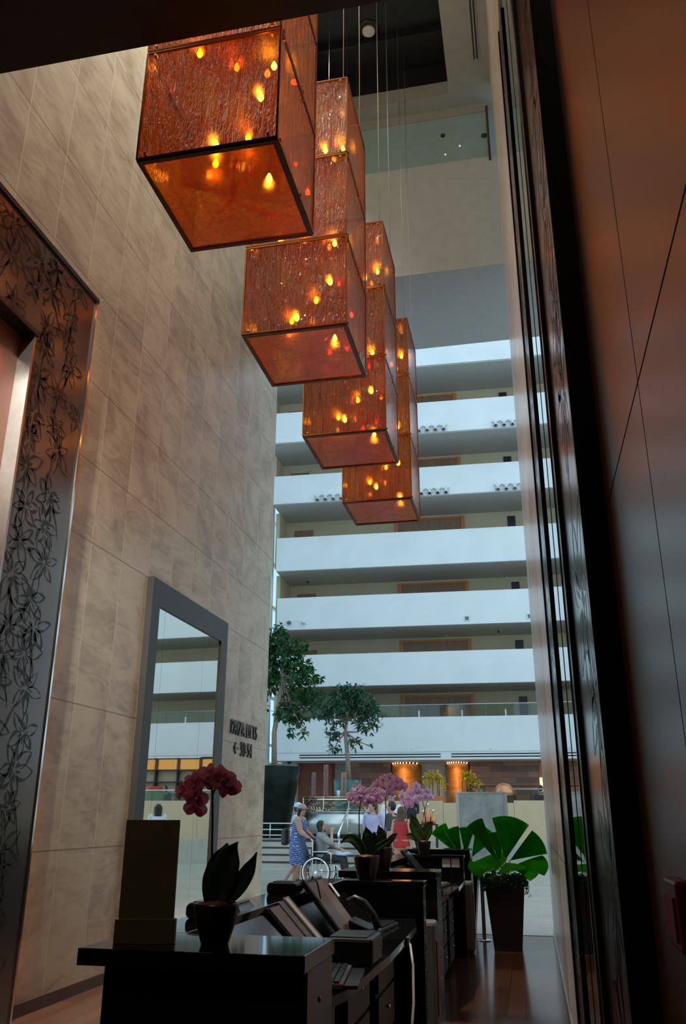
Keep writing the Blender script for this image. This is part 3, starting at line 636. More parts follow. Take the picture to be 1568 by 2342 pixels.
# ---------------------------------------------------------------- the atrium: leaning tiers of white parapets
DI = [40, 39.9, 39.8, 39.4, 38.5, 37.4, 36.5]
TOP = [5.76, 8.80, 11.67, 14.72, 17.76, 20.79, 23.93]
BOT = [3.84, 7.26, 10.05, 12.98, 16.25, 19.13, 22.37]
FA = 0.038
def fpt(i, x, y, z): return (-3.8 + x * math.cos(FA) - y * math.sin(FA), DI[i] + x * math.sin(FA) + y * math.cos(FA), z)
def fplace(o, i): o.location = (-3.8, DI[i], 0); o.rotation_euler = (0, 0, FA); return o
XA, XB, DEP = -7.95, 24.0, 3.0
ORD = ['lowest', 'second', 'third', 'fourth', 'fifth', 'sixth', 'seventh']
for i in range(7):
    p = MB(); p.box((XA, 0, BOT[i]), (XB, 0.16, TOP[i]))
    if i == 0: p.box((XA, -0.03, BOT[0] + 0.36), (XB, 0, TOP[0]))
    fplace(struct(p, 'wall_parapet_%d' % (i + 1), 'white'), i)
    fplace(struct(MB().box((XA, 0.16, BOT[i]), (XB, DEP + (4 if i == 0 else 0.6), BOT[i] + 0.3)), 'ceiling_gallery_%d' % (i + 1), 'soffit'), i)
    nxt = BOT[i + 1] if i < 6 else TOP[i] + 1.5
    dy = DI[i + 1] - DI[i] if i < 6 else 0
    b = MB(); b.box((XA - 0.2, DEP + min(0, dy), BOT[i] + 0.3), (XB, DEP + 0.3, nxt)); b.box((XA - 0.2, 0.5, BOT[i] + 0.3), (XA, DEP, nxt))
    fplace(struct(b, 'wall_gallery_%d' % (i + 1), 'cream'), i)
# upper floors above the header are never in view; a roof rim only
for i in range(1, 6):
    F = BOT[i] + 0.3; T = BOT[i + 1] - 0.12; dy = DEP + min(0, DI[i + 1] - DI[i]) - 0.002
    L = thing('lift_lobby', 'orange framed lift doorway with brown panels on the %s gallery level from the ground' % ORD[i], 'doorway', group='lift doorways on the galleries')
    fplace(L, i)
    MB().box((-2.1, dy - 0.10, F), (-1.93, dy, T)).build('jamb', 'woodtrim', L); MB().box((1.35, dy - 0.10, F), (1.52, dy, T)).build('jamb', 'woodtrim', L)
    MB().box((-1.93, dy - 0.09, T - 0.10), (1.35, dy, T)).build('head', 'woodtrim', L)
    for a, b_ in ((-1.93, -0.85), (-0.84, 0.25), (0.26, 1.35)): MB().box((a, dy - 0.05, F), (b_, dy, T - 0.1)).build('door_panel', 'wooddoor', L)
    D = tag(thing('door_%d' % (i + 10), None, None), kind='structure'); fplace(D, i)
    MB().box((3.72, dy - 0.04, F), (4.12, dy, T - 0.15)).build('door_leaf', 'black', D)
    MB().box((4.95, dy - 0.04, F), (5.4, dy, T - 0.15)).build('door_leaf', 'black', D)
    MB().box((4.95, dy - 0.06, T - 0.35), (5.25, dy - 0.04, T - 0.17)).build('exit_panel', 'exit', D)
    D = tag(thing('door_%d' % (i + 20), None, None), kind='structure'); fplace(D, i)
    MB().box((-7.5, dy - 0.05, F), (-6.5, dy, T - 0.35)).build('door_leaf', 'wooddoor', D)
    W = thing('wall_lamp', 'small square wall light on the %s gallery level, left end' % ORD[i], 'light', group='square gallery wall lights'); fplace(W, i)
    MB().box((-5.95, dy - 0.06, F + 1.45), (-5.6, dy, F + 1.8)).build('frame', 'paper', W)
    MB().box((-5.85, dy - 0.065, F + 1.55), (-5.7, dy - 0.055, F + 1.72)).build('lens', 'warmlamp' if i == 2 else 'black', W)
i = 0; F = BOT[0] + 0.3; T = BOT[1] - 0.12; dy = DEP - 0.10
L = thing('lift_lobby', 'orange framed lift doorway behind the glass rail on the lowest gallery level', 'doorway', group='lift doorways on the galleries'); fplace(L, 0)
MB().box((-2.1, dy - 0.10, F), (-1.93, dy, T)).build('jamb', 'woodtrim', L); MB().box((1.35, dy - 0.10, F), (1.52, dy, T)).build('jamb', 'woodtrim', L)
MB().box((-1.93, dy - 0.09, T - 0.10), (1.35, dy, T)).build('head', 'woodtrim', L)
for a, b_ in ((-1.93, -0.85), (-0.84, 0.25), (0.26, 1.35)): MB().box((a, dy - 0.05, F), (b_, dy, T - 0.1)).build('door_panel', 'wooddoor', L)
D = tag(thing('door_10', None, None), kind='structure'); fplace(D, 0)
MB().box((3.72, dy - 0.04, F), (4.12, dy, T - 0.15)).build('door_leaf', 'black', D)
MB().box((3.74, dy - 0.05, F), (4.10, dy - 0.04, T - 1.1)).build('lower_pane', 'paper', D)
for i in (0, 1):
    T = BOT[i + 1]
    d = thing('downlight', 'small downlight above the lift doorway on the %s gallery level' % ORD[i], 'light', fpt(i, 0.28, 2.55, T - 0.0))
    MB().lathe([(0.07, 0), (0.07, -0.015), (0.05, -0.02)], seg=14).build('ring', 'paper', d)
    spot(d, (0, 0, -0.06), 70, (1.0, 0.72, 0.42), 1.0, 0.9, 0.02)
# glass balustrade on the lowest parapet
gb = thing('glass_balustrade', 'clear glass balustrade with steel rail on the lowest white parapet', 'railing'); fplace(gb, 0)
for k in range(12): MB().box((XA + 0.05 + k * 2.0, 0.10, TOP[0]), (XA + 2.0 + k * 2.0, 0.115, TOP[0] + 0.55)).build('glass_pane', 'railglass', gb)
MB().tube([(XA, 0.11, TOP[0] + 0.57), (XA + 24, 0.11, TOP[0] + 0.57)], 0.025, 8).build('handrail', 'steel', gb)
for k in range(12): MB().box((XA + 0.9 + k * 2.0, 0.08, TOP[0]), (XA + 0.96 + k * 2.0, 0.135, TOP[0] + 0.30)).build('clamp', 'steel', gb)
# linear diffusers along the lowest parapet
for a, b_, lb in ((-6.7, -0.07, 'long black twin slot air diffuser on the lowest parapet, left of the gap'), (0.42, 12.0, 'long black twin slot air diffuser on the lowest parapet, right of the gap')):
    d = thing('air_diffuser', lb, 'vent', group='slot diffusers under the lowest parapet'); fplace(d, 0)
    for z in (3.94, 4.06): MB().box((a, -0.014, z), (b_, -0.001, z + 0.045)).build('slot', 'planterbig', d)
for k, x in enumerate((-7.1, -4.2, -1.4, 2.2, 5.8)):
    s_ = fplace(tag(MB().lathe([(0.035, 0), (0.035, 0.03), (0.02, 0.05)], seg=10).build('sprinkler', 'steel'), 'tiny round sprinkler on the lowest parapet, %s from the left end' % ['first', 'second', 'third', 'fourth', 'fifth'][k], 'sprinkler', 'sprinklers on the lowest parapet'), 0)
    s_.location = fpt(0, x, 0.0, 4.29); s_.rotation_euler = (PI / 2, 0, FA)
# spotlight brackets on the parapets
def bracket(name):
    r = thing(name, 'x', 'spotlight', group='clusters of white spotlights on the parapets')
    MB().box((-0.78, -0.10, 0.10), (0.78, -0.02, 0.15)).build('bar', 'paper', r)
    for x in (-0.6, 0.6): MB().box((x - 0.03, -0.04, 0.05), (x + 0.03, 0.0, 0.22)).build('mount', 'paper', r)
    for k in range(4):
        x = -0.6 + 0.4 * k
        h_ = MB(); rot = Matrix.Rotation(2.65, 3, 'X'); c = Vector((x, -0.17, -0.08))
        prof = [(0.06, -0.12), (0.085, -0.06), (0.10, 0.06), (0.15, 0.13)]; vs = MB().lathe(prof, seg=12); 
        h_.add([c + rot @ Vector(v) for v in vs.v], vs.f, True); h_.box((x - 0.14, -0.14, 0.04), (x + 0.14, -0.06, 0.13)); hd_ = h_.build('lamp_head', 'paper', r)
        l_ = MB(); vs = MB().lathe([(0.001, 0.135), (0.07, 0.135)], seg=12); l_.add([c + rot @ Vector(v) for v in vs.v], vs.f, True); l_.build('lens', 'greyplastic', hd_)
    return r
br = None
for k, (i, xc, lb) in enumerate(((5, 0.3, 'row of four white spotlights on the sixth parapet beside the last lantern'), (5, 4.0, 'row of four white spotlights on the sixth parapet near the right wall'),
        (4, -5.0, 'row of four white spotlights on the fifth parapet left of the last lantern'), (4, 0.2, 'row of four white spotlights on the fifth parapet just right of the last lantern'), (4, 3.9, 'row of four white spotlights on the fifth parapet near the right wall'))):
    o = bracket('spotlight_bracket') if br is None else copy_tree(br)
    br = br or o; o.location = fpt(i, xc, 0, BOT[i] + 0.22); o.rotation_euler = (0, 0, FA); o['label'] = lb
for x, lb in ((1.43, 'small grey square vent on the third parapet, left one'), (4.37, 'small grey square vent on the third parapet near the right wall')):
    v_ = thing('wall_vent', lb, 'vent', group='square vents on the third parapet'); fplace(v_, 2)
    MB().box((x - 0.12, -0.03, 10.2), (x + 0.12, 0, 10.44)).build('frame', 'steel', v_); MB().box((x - 0.09, -0.034, 10.23), (x + 0.09, -0.03, 10.41)).build('grille', 'greyplastic', v_)
for x, lb in ((-7.3, 'round wall camera on the third parapet, leftmost of two above the tree'), (-6.57, 'round wall camera with bracket on the third parapet, right one of two above the tree')):
    v_ = thing('wall_camera', lb, 'camera', fpt(2, x, 0, 10.43), FA)
    MB().lathe([(0.11, 0), (0.11, 0.05)], seg=14).build('base_plate', 'paper', v_).rotation_euler = (PI / 2, 0, 0)
    MB().ell((0.02, -0.14, -0.05), (0.12, 0.12, 0.10)).build('dome', 'greyplastic' if x < -7 else 'paper', v_)
for i in (1, 2):
    d = tag(MB().lathe([(0.06, 0), (0.06, -0.06), (0.02, -0.08)], seg=12).build('smoke_detector', 'black', loc=fpt(i, 2.9 if i == 1 else -6.8, 1.8, BOT[i + 1])), 'small black ceiling camera under the gallery above the %s parapet' % ORD[i], 'camera')

# left glass curtain wall of the atrium
cw = tag(thing('window_1', None, None, (-12.7, 0, 0)), kind='structure')
MB().box((-0.02, 12.4, 0), (0, 46, 30)).build('pane', 'atriumglass', cw)
f = MB()
for k in range(17): f.box((0, 12.6 + 2.05 * k, 0), (0.14, 12.72 + 2.05 * k, 30))
for k in range(13): f.box((0, 12.4, 2.35 * k), (0.10, 46, 2.35 * k + 0.10))
f.build('mullion_grid', 'white', cw)
struct(MB().tube([(-12.4, 37.6, 0), (-12.1, 38.3, 24)], 0.16, 12), 'column_1', 'white')
struct(MB().tube([(-12.3, 40.5, 0), (-12.3, 39.6, 24)], 0.14, 12), 'column_2', 'white')
struct(MB().box((-60, 12, -0.4), (-13.5, 90, -0.12)), 'ground_outside', 'stepst')

# stepped platform of the restaurant
stp = MB()
for k in range(4): stp.box((-12.5, 25 + 0.4 * k, 0), (-4.7, 26.8, 0.18 * (k + 1)))
struct(stp, 'floor_steps', 'stepst')
ns = MB()
for k in range(4): ns.box((-12.5, 25 + 0.4 * k - 0.006, 0.18 * (k + 1) - 0.06), (-4.7, 25 + 0.4 * k + 0.002, 0.18 * (k + 1) - 0.006))
struct(ns, 'trim_3', 'cabinet')
struct(MB().box((-12.5, 26.6, 0), (22, 46, 0.72)), 'floor_platform', 'stepst')
cwll = MB(); cwll.box((-4.7, 27.6, 0.30), (-2.66, 27.75, 1.85)); cwll.box((-2.65, 27.6, 0.30), (-0.5, 27.75, 1.79)); cwll.box((-0.49, 27.6, 0.3), (3.2, 27.75, 1.86)); cwll.box((3.21, 27.6, 0.3), (18, 27.75, 1.86))
struct(cwll, 'wall_cream', 'creamlit')
struct(MB().box((-4.7, 27.62, 0), (18, 27.75, 0.30)), 'baseboard_front', 'black')
struct(MB().box((-4.75, 25.0, 0), (-4.7, 27.6, 0.9)), 'trim_4', 'creamlit')
gb2 = thing('glass_balustrade', 'low glass balustrade with steel rail on top of the cream wall', 'railing', (0, 27.68, 1.86))
for k in range(6): MB().box((-0.5 + 2.2 * k, -0.01, 0), (1.66 + 2.2 * k, 0.01, 0.32)).build('glass_pane', 'railglass', gb2)
MB().box((-0.5, -0.02, 0.32), (12.7, 0.02, 0.35)).build('top_rail', 'steel', gb2)

# restaurant back wall
RB = 42.0
struct(MB().box((-13, RB + 0.5, 0.72), (22, RB + 0.7, 3.84)), 'wall_restaurant', 'soffit')
struct(MB().box((-11.1, RB - 0.1, 0.72), (-9.4, RB + 0.5, 3.84)), 'wall_terracotta', 'terracotta')
struct(MB().box((-13, RB - 0.5, 0.72), (-11.1, RB + 0.5, 3.84)), 'wall_grey_end', 'soffit')
st_ = MB(); st_.box((-8.55, RB, 2.75), (-6.5, RB + 0.5, 3.84)); st_.box((-8.55, RB + 0.1, 0.72), (-6.5, RB + 0.5, 2.72)); st_.box((-2.68, RB - 0.1, 2.75), (0.5, RB + 0.5, 3.84)); st_.box((-2.0, RB - 0.05, 2.1), (0.45, RB + 0.5, 2.72)); st_.box((0.9, RB, 2.0), (5.0, RB + 0.5, 3.84))
struct(st_, 'wall_stone', 'stoneclad')
for x0, x1, lb in ((-6.5, -5.05, 'glowing curved amber wood screen under the lowest parapet, left of the yellow flowers'), (-3.85, -2.7, 'glowing curved amber wood screen under the lowest parapet, behind the right yellow flowers')):
    s_ = thing('wood_screen', lb, 'screen', ((x0 + x1) / 2, RB - 0.2, 0.72), group='backlit amber wood screens')
    hw = (x1 - x0) / 2; n = 16
    gr = []
    for r_ in range(2): gr.append([(-hw + 2 * hw * j / n, -0.9 * math.sin(PI * j / n) ** 0.8 + 0.4, 0.0 if r_ == 0 else 3.02) for j in range(n + 1)])
    MB().sheet(gr).build('curved_panel', 'screen', s_, solid=0.04)
    for j in range(1, 10):
        t = j / 10; p = (-hw + 2 * hw * t, -0.9 * math.sin(PI * t) ** 0.8 + 0.30, 3.06)
        MB().ell(p, (0.028, 0.028, 0.028), 8, 6).build('led_bead', 'ledbead', s_)
    spot(s_, (0, -1.0, 3.05), 42, (1.0, 0.58, 0.22), 2.0, 1.0, 0.1, (0.45, 0, 0))
    spot(s_, (0, -1.1, 2.2), 12, (1.0, 0.58, 0.22), 2.2, 1.0, 0.1, (1.2, 0, 0))
wb = MB(); wb.box((-2.68, RB, 0.72), (0.9, RB + 0.45, 2.1)); struct(wb, 'wall_wood_band', 'screen')
lt = tag(MB().box((0.50, RB - 0.2, 2.5), (0.75, RB - 0.05, 3.1)).build('wall_lantern', 'lanternglow'), 'small lit rectangular wall lantern at the right end of the stone wall', 'light')
tag(MB().box((0.5, RB - 0.15, 3.1), (0.85, RB, 3.8)).build('lit_panel', 'woodtrim'), 'orange upright panel above the wall lantern, right end of stone wall', 'panel')
fl = thing('hooded_counter', 'pale copper hood on a dark counter behind the pewter board', 'counter', (-1.05, 38.0, 0.72))
MB().box((-0.5, -0.2, 0), (0.5, 0.3, 1.5)).build('base', 'darkwood', fl)
MB().lathe([(0.42, 1.5), (0.42, 1.65), (0.36, 1.85), (0.22, 1.98), (0.001, 2.02)], seg=20).build('hood', 'copper', fl)
cf = thing('ceiling_camera', 'small black dome under the lowest parapet near the terracotta wall', 'camera', (-11.2, 40.5, 3.84))
MB().lathe([(0.10, 0), (0.10, -0.05), (0.06, -0.10), (0.001, -0.12)], seg=14).build('dome', 'black', cf)
# bar shelving seen only in the mirror
bs = thing('bar_shelf', 'backlit bar shelving with black grid, seen in the wall mirror', 'shelf', (8.0, 36.0, 0.72))
MB().box((-3.6, 0.2, 2.55), (3.6, 0.25, 3.0)).build('glow_panel', 'shelfglow', bs)
MB().box((-3.6, 0.2, 1.0), (3.6, 0.25, 2.55)).build('back_panel', 'cream', bs)
f = MB()
for k in range(8): f.box((-3.6 + 7.2 * k / 7 - 0.025, -0.1, 0), (-3.6 + 7.2 * k / 7 + 0.025, 0.19, 3.05))
for z in (0.95, 1.55, 2.05, 2.55, 3.02): f.box((-3.6, -0.1, z - 0.02), (3.6, 0.19, z + 0.02))
f.build('black_grid', 'black', bs)
MB().box((-3.6, -0.1, 0), (3.6, 0.2, 0.95)).build('base_cabinet', 'darkwood', bs)
rl = thing('striped_lamp', 'red and green drum lamp behind the cream wall, seen in the mirror', 'lamp', (5.2, 28.6, 0.72))
MB().lathe([(0.30, 0.0), (0.32, 1.45)], seg=20).build('green_drum', 'greenlamp', rl)
MB().lathe([(0.27, 1.45), (0.27, 1.62)], seg=20).build('red_band', 'redlamp', rl)

# ---------------------------------------------------------------- trees
def leaf_card(mb, c, d, up, L, W):
    d = Vector(d).normalized(); s_ = d.cross(Vector(up)); s_ = s_.normalized() if s_.length > 1e-3 else d.orthogonal().normalized(); n_ = s_.cross(d)
    c = Vector(c)
    vs = [c, c + d * L * .35 + s_ * W * .5 + n_ * W * .15, c + d * L * .75 + s_ * W * .38 + n_ * W * .05, c + d * L - n_ * L * .08, c + d * L * .75 - s_ * W * .38 + n_ * W * .05, c + d * L * .35 - s_ * W * .5 + n_ * W * .15, c + d * L * .5 - n_ * W * .05]
    mb.add(vs, [(0, 1, 6), (1, 2, 6), (2, 3, 6), (3, 4, 6), (4, 5, 6), (5, 0, 6)])
def tree(label, loc, trunk, blobs, nl, L, leaf, R, group=None, name='ficus_tree', rt=0.10, droop=0.35):
    r = thing(name, label, 'tree', loc, 0, group)
    b = MB(); n = len(trunk); b.tube(trunk, [rt * (1 - 0.55 * k / (n - 1)) for k in range(n)], 10)
    fol = MB()
    for c, rad in blobs:
        c = Vector(c); st0 = Vector(trunk[-1]) if c.z > trunk[-1][2] - 0.3 else Vector(trunk[-2])
        mid = st0.lerp(c, 0.5) + Vector((R.uniform(-.1, .1), R.uniform(-.1, .1), -0.1))
        b.tube([st0, mid, c], [rt * 0.36, rt * 0.24, rt * 0.1], 6)
        for k in range(4):
            e_ = c + Vector((R.uniform(-1, 1), R.uniform(-1, 1), R.uniform(-.6, .9))) * rad * 0.8
            b.tube([mid.lerp(c, 0.6), e_], [rt * 0.12, rt * 0.05], 5)
        m_ = int(nl * rad * rad)
        for k in range(m_ // 5):
            while True:
                q = Vector((R.uniform(-1, 1), R.uniform(-1, 1), R.uniform(-1, 1)))
                if 0.25 < q.length < 1: break
            q = c + Vector((q.x * rad, q.y * rad, q.z * rad * 0.85))
            ax = Vector((R.uniform(-1, 1), R.uniform(-1, 1), R.uniform(-.2, .9))).normalized()
            for j in range(5):
                d = (ax * 0.5 + Vector((R.uniform(-1, 1), R.uniform(-1, 1), R.uniform(-1, .6) - droop))).normalized()
                leaf_card(fol, q + ax * R.uniform(-.05, .08), d, (R.uniform(-.5, .5), R.uniform(-.5, .5), 1), L * R.uniform(.7, 1.2), L * 0.42)
    b.build('trunk', 'bark', r); fol.build('foliage', leaf, r)
    return r
Rt = random.Random(5)
P1 = (-8.62, 28.5, 0.72)
def big_planter(name, label, loc, h, r0, r1, mt):
    r = thing(name, label, 'planter', loc)
    MB().lathe([(r0, 0), (r0 * 1.02, 0.03), (r0 + (r1 - r0) * 0.8, h * 0.72), (r1, h), (r1 * 0.94, h), (r1 * 0.90, h - 0.10)], seg=32).build('body', mt, r)
    MB().lathe([(r1 * 0.91, h - 0.11), (0.001, h - 0.05)], seg=32).build('soil', 'soil', r)
    return r
big_planter('tall_planter', 'tall dark green tapered planter beyond the end of the left wall', P1, 2.23, 0.72, 1.08, 'planterbig')
tree('tall ficus tree in the dark planter beyond the end of the left wall', (P1[0], P1[1], P1[2] + 2.15), [(0.22, 0, 0), (0.18, 0, 1.2), (0.32, 0, 2.2), (0.42, 0.0, 3.2), (0.5, 0, 4.0)],
     [((0.0, 0.0, 4.3), 0.62), ((0.45, 0, 3.9), 0.6), ((0.9, 0.1, 3.55), 0.55), ((1.15, -0.1, 2.95), 0.55), ((1.45, 0.1, 2.35), 0.48), ((0.1, 0.2, 3.3), 0.65), ((0.85, 0, 2.4), 0.5), ((1.1, 0.1, 1.75), 0.32), ((-0.4, 0, 3.0), 0.8), ((-0.5, 0, 4.0), 0.7), ((0.3, -.2, 4.65), 0.35), ((0.55, 0, 1.9), 0.45), ((1.75, 0, 2.9), 0.16), ((0.75, 0, 1.25), 0.18), ((1.25, 0, 1.2), 0.15), ((1.1, 0, 4.25), 0.28), ((-0.6, 0, 1.9), 0.5)],
     900, 0.22, 'ficus', Rt)
P2 = (-7.0, 34.0, 0.72)
big_planter('tall_planter', 'teal tapered planter behind the glass food counter', P2, 2.02, 0.36, 0.55, 'planterteal')
tree('round crowned ficus tree in the teal planter behind the food counter', (P2[0], P2[1], P2[2] + 1.95), [(0.05, 0, 0), (0.0, 0, 1.0), (-0.10, 0, 1.9), (-0.02, 0, 2.4)],
     [((0, 0, 3.25), 0.62), ((-0.6, 0, 3.1), 0.55), ((0.6, 0, 3.05), 0.55), ((1.0, 0.1, 2.75), 0.45), ((-1.0, 0, 2.75), 0.45), ((0.3, 0.3, 2.7), 0.55), ((-0.45, -.2, 2.5), 0.5), ((0.75, 0, 2.1), 0.38), ((-0.6, 0, 1.85), 0.33), ((0.35, 0, 1.5), 0.26), ((-0.55, 0, 1.25), 0.24), ((1.15, 0, 2.2), 0.25), ((0.25, 0, 3.6), 0.4), ((-0.35, 0.1, 3.55), 0.35), ((0.9, 0, 1.35), 0.10)],
     950, 0.20, 'ficus2', Rt, rt=0.11)
for k, (x, y, hh, lb) in enumerate(((-15.5, 47, 4.6, 'leafy tree outside the glass wall, nearest the gallery end'), (-18.5, 52, 5.4, 'leafy tree outside the glass wall, second row'), (-16.8, 41, 3.2, 'low leafy tree outside the glass wall'))):
    tree(lb, (x, y, -0.2), [(0, 0, 0), (0.1, 0, hh * 0.3), (0, 0, hh * 0.6)], [((Rt.uniform(-1.6, 1.6), Rt.uniform(-1, 1), hh * Rt.uniform(0.45, 1.0)), Rt.uniform(0.9, 1.4)) for _ in range(7)], 90, 0.42, 'outtree', Rt, 'trees outside the glass', 'leafy_tree', 0.16)

# ---------------------------------------------------------------- reception desks
def desk(label, y0, y1, zt, rx0=-1.45, rx1=-0.70, work=True):
    """one check-in desk: end panel with granite slab, guest ledge along the left, low work top, far end panel"""
    r = thing('reception_desk', label, 'desk', (0, y0, 0), 0, 'black reception desks')
    L = y1 - y0
    MB().box((rx0, 0, zt - 0.05), (rx1, 0.42, zt)).build('end_top', 'granite', r, bevel=0.003)
    MB().box((rx0 + 0.08, 0.04, 0), (rx1 + 0.0, 0.38, zt - 0.05)).build('end_panel', 'lacquer', r)
    if L < 1: return r
    MB().box((rx0, 0.42, zt - 0.05), (rx0 + 0.20, L, zt)).build('guest_ledge', 'granite', r, bevel=0.003)
    MB().box((rx0 + 0.08, 0.38, 0), (rx0 + 0.14, L - 0.1, zt - 0.05)).build('guest_front', 'lacquer', r)
    MB().box((rx0 + 0.14, L - 0.12, 0), (rx1 - 0.02, L, zt - 0.03)).build('far_panel', 'lacquer', r)
    MB().box((rx0 + 0.20, L - 0.15, zt - 0.03), (rx1 - 0.01, L + 0.01, zt)).build('far_top', 'granite', r, bevel=0.003)
    wt = MB(); wt.prism([(rx0 + 0.14, 0.38), (-0.80, 0.38), (-0.72, 0.8), (-0.70, L * 0.5), (-0.72, L - 0.5), (-0.78, L - 0.12), (rx0 + 0.14, L - 0.12)], 'z', 0.745, 0.78); wt.build('work_top', 'granite', r)
    MB().prism([(rx0 + 0.14, 0.78), (rx0 + 0.40, 0.78), (rx0 + 0.19, zt - 0.055), (rx0 + 0.14, zt - 0.055)], 'y', 0.38, L - 0.12).build('sloped_console', 'lacquer', r)
    n = 3
    for k in range(n):
        ya = 0.55 + (L - 0.9) * k / n; yb = ya + (L - 0.9) / n - 0.25
        cb = MB().box((rx0 + 0.2, ya, 0.05), (-0.86, yb, 0.74)).build('drawer_unit', 'cabinet', r)
        for q in range(3):
            dr = MB().box((-0.86, ya + 0.01, 0.08 + q * 0.22), (-0.845, yb - 0.01, 0.28 + q * 0.22)).build('drawer', 'cabinet', cb)
            MB().ell((-0.835, (ya + yb) / 2, 0.2 + q * 0.22), (0.012, 0.012, 0.012), 8, 6).build('knob', 'chrome', cb)
    for q, z in enumerate((0.25, 0.45, 0.65, 0.85)):
        MB().ell((rx1 + 0.002, L - 0.06 if zt > 1.0 else 0.2, z), (0.005, 0.009, 0.009), 8, 6).build('stud', 'steel', r)
    if y0 > 3: return r
    e = MB()
    for k in range(9): 
        st = strokes_lily(random.Random(k), L - 0.06, 0.12 + 0.1 * k, 0.05, k); ribbons(e, [([(p[0], p[1]) for p in s_[0]], 0.003) for s_ in st], rx1 - 0.02, 1, 0.0015)
    e.build('floral_relief', 'plastic', r)
    return r
desk('black reception desk nearest the camera, with the board and pink orchid on its end', 2.76, 6.06, 1.0)
desk('black reception desk second from the camera, behind the first', 6.93, 10.08, 1.0, -1.50, -0.74)
desk('black reception desk farthest from the camera, in front of the fan palms', 10.62, 11.30, 1.035, -1.46, -0.73)

# things on the nearest desk
bd = thing('display_board', 'olive brown upright board in a wider base on the nearest desk', 'board', (-1.285, 2.90, 1.0))
MB().box((-0.10, -0.018, 0.0), (0.10, 0.018, 0.075), Matrix.Rotation(0.22, 3, 'Z'), (0, 0, 0)).build('base', 'olive', bd, bevel=0.002)
MB().box((-0.092, -0.006, 0.075), (0.092, 0.008, 0.385), Matrix.Rotation(0.22, 3, 'Z'), (0, 0, 0)).build('panel', 'olive', bd)

def device(loc, label, rz):
    r = thing('desk_scanner', label, 'scanner', loc, rz, 'black rounded scanners on the guest ledge')
    MB().prism([(-0.075, 0.0), (-0.085, 0.015), (-0.085, 0.045), (-0.07, 0.06), (0.07, 0.06), (0.085, 0.045), (0.085, 0.015), (0.075, 0.0)], 'y', -0.07, 0.07).build('housing', 'plastic', r, bevel=0.008)
    MB().box((-0.055, -0.05, 0.06), (0.055, 0.05, 0.064)).build('glass_top', 'screenglass', r)
    MB().tube([(0.085, 0.02, 0.04), (0.11, 0.03, 0.045), (0.125, 0.02, 0.02), (0.10, -0.03, 0.0), (0.09, -0.12, 0.004)], 0.004, 6).build('cord', 'plastic', r)
    return r
device((-1.35, 3.68, 1.0), 'black rounded scanner on the guest ledge just behind the pink orchid pot', 0.15)
device((-1.345, 4.84, 1.0), 'black rounded scanner on the far guest ledge under the woman in the dress', 0.0)

def monitor(loc, label, y_w, tilt, mt, name='monitor', s=0.36):
    r = thing(name, label, 'monitor', loc)
    rot = Matrix.Rotation(tilt, 3, 'Y')
    MB().box((-0.012, -y_w / 2, 0), (0.012, y_w / 2, s), rot, (0, 0, 0)).build('case', 'plastic', r)
    MB().box((0.0125, -y_w / 2 + 0.02, 0.02), (0.014, y_w / 2 - 0.02, s - 0.015), rot, (0, 0, 0)).build('screen', mt, r)
    MB().box((-0.012, -y_w / 2, s), (0.016, y_w / 2, s + 0.012), rot, (0, 0, 0)).build('top_edge', 'greyplastic', r)
    return r
monitor((-1.055, 3.82, 0.78), 'dark blue tilted monitor sunk in the nearest desk beside the orchid pot', 0.62, -0.86, 'screenglass')
mn = monitor((-0.985, 4.93, 0.785), 'tilted monitor with painted brown reflection and white label strip on the nearest desk', 0.40, -0.70, 'screenbrown')
MB().box((0.016, 0.22, 0.22), (0.018, 0.27, 0.31), Matrix.Rotation(-0.70, 3, 'Y'), (0, 0, 0)).build('label_strip', 'paper', mn)
MB().tube([(-0.20, -0.13, 0.29), (-0.19, -0.16, 0.31), (-0.16, -0.17, 0.28), (-0.14, -0.17, 0.2)], 0.004, 6).build('cord', 'plastic', mn)
for k, (dy, wd, mt, lb) in enumerate(((0.0, 0.16, 'greypaper', 'grey folder leaning on the desk slope beside the blue monitor'), (0.16, 0.09, 'greyplastic', 'narrow dark grey file between the folder and pale papers on the desk slope'), (0.25, 0.11, 'paper', 'pale stack of papers leaning on the desk slope before the brown monitor'))):
    r = thing('document_file', lb, 'folder', (-1.06, 4.20 + dy, 0.785))
    rot = Matrix.Rotation(-0.78, 3, 'Y')
    MB().box((0.0, 0, 0.0), (0.015 + 0.006 * k, wd, 0.27 + 0.012 * k), rot, (0, 0, 0)).build('cover', mt if k < 2 else 'greypaper', r)
    if k == 2: MB().box((0.027, 0.01, 0.0), (0.031, wd * 0.6, 0.285), rot, (0, 0, 0)).build('sheets', 'paper', r)
kb = thing('keyboard', 'black keyboard with pale keys at the edge of the nearest desk', 'keyboard', (-0.84, 3.72, 0.78), 0.12)
MB().box((-0.075, -0.22, 0), (0.075, 0.22, 0.022)).build('tray', 'greyplastic', kb, bevel=0.005)
f = MB()
for a in range(5):
    for b_ in range(15): f.box((-0.062 + a * 0.025, -0.21 + b_ * 0.028, 0.022), (-0.042 + a * 0.025, -0.187 + b_ * 0.028, 0.030))
f.build('keys', 'plastic', kb)
MB().box((0.075, -0.2, 0), (0.13, 0.2, 0.014)).build('wrist_rest', 'plastic', kb, bevel=0.004)
kb2 = thing('keyboard', 'dark keyboard near the far panel of the nearest desk', 'keyboard', (-0.92, 5.35, 0.78), -0.1)
MB().box((-0.075, -0.20, 0), (0.075, 0.20, 0.02)).build('tray', 'plastic', kb2, bevel=0.005)
f = MB()
for a in range(5):
    for b_ in range(14): f.box((-0.062 + a * 0.025, -0.195 + b_ * 0.028, 0.02), (-0.042 + a * 0.025, -0.173 + b_ * 0.028, 0.028))
f.build('keys', 'plastic', kb2)
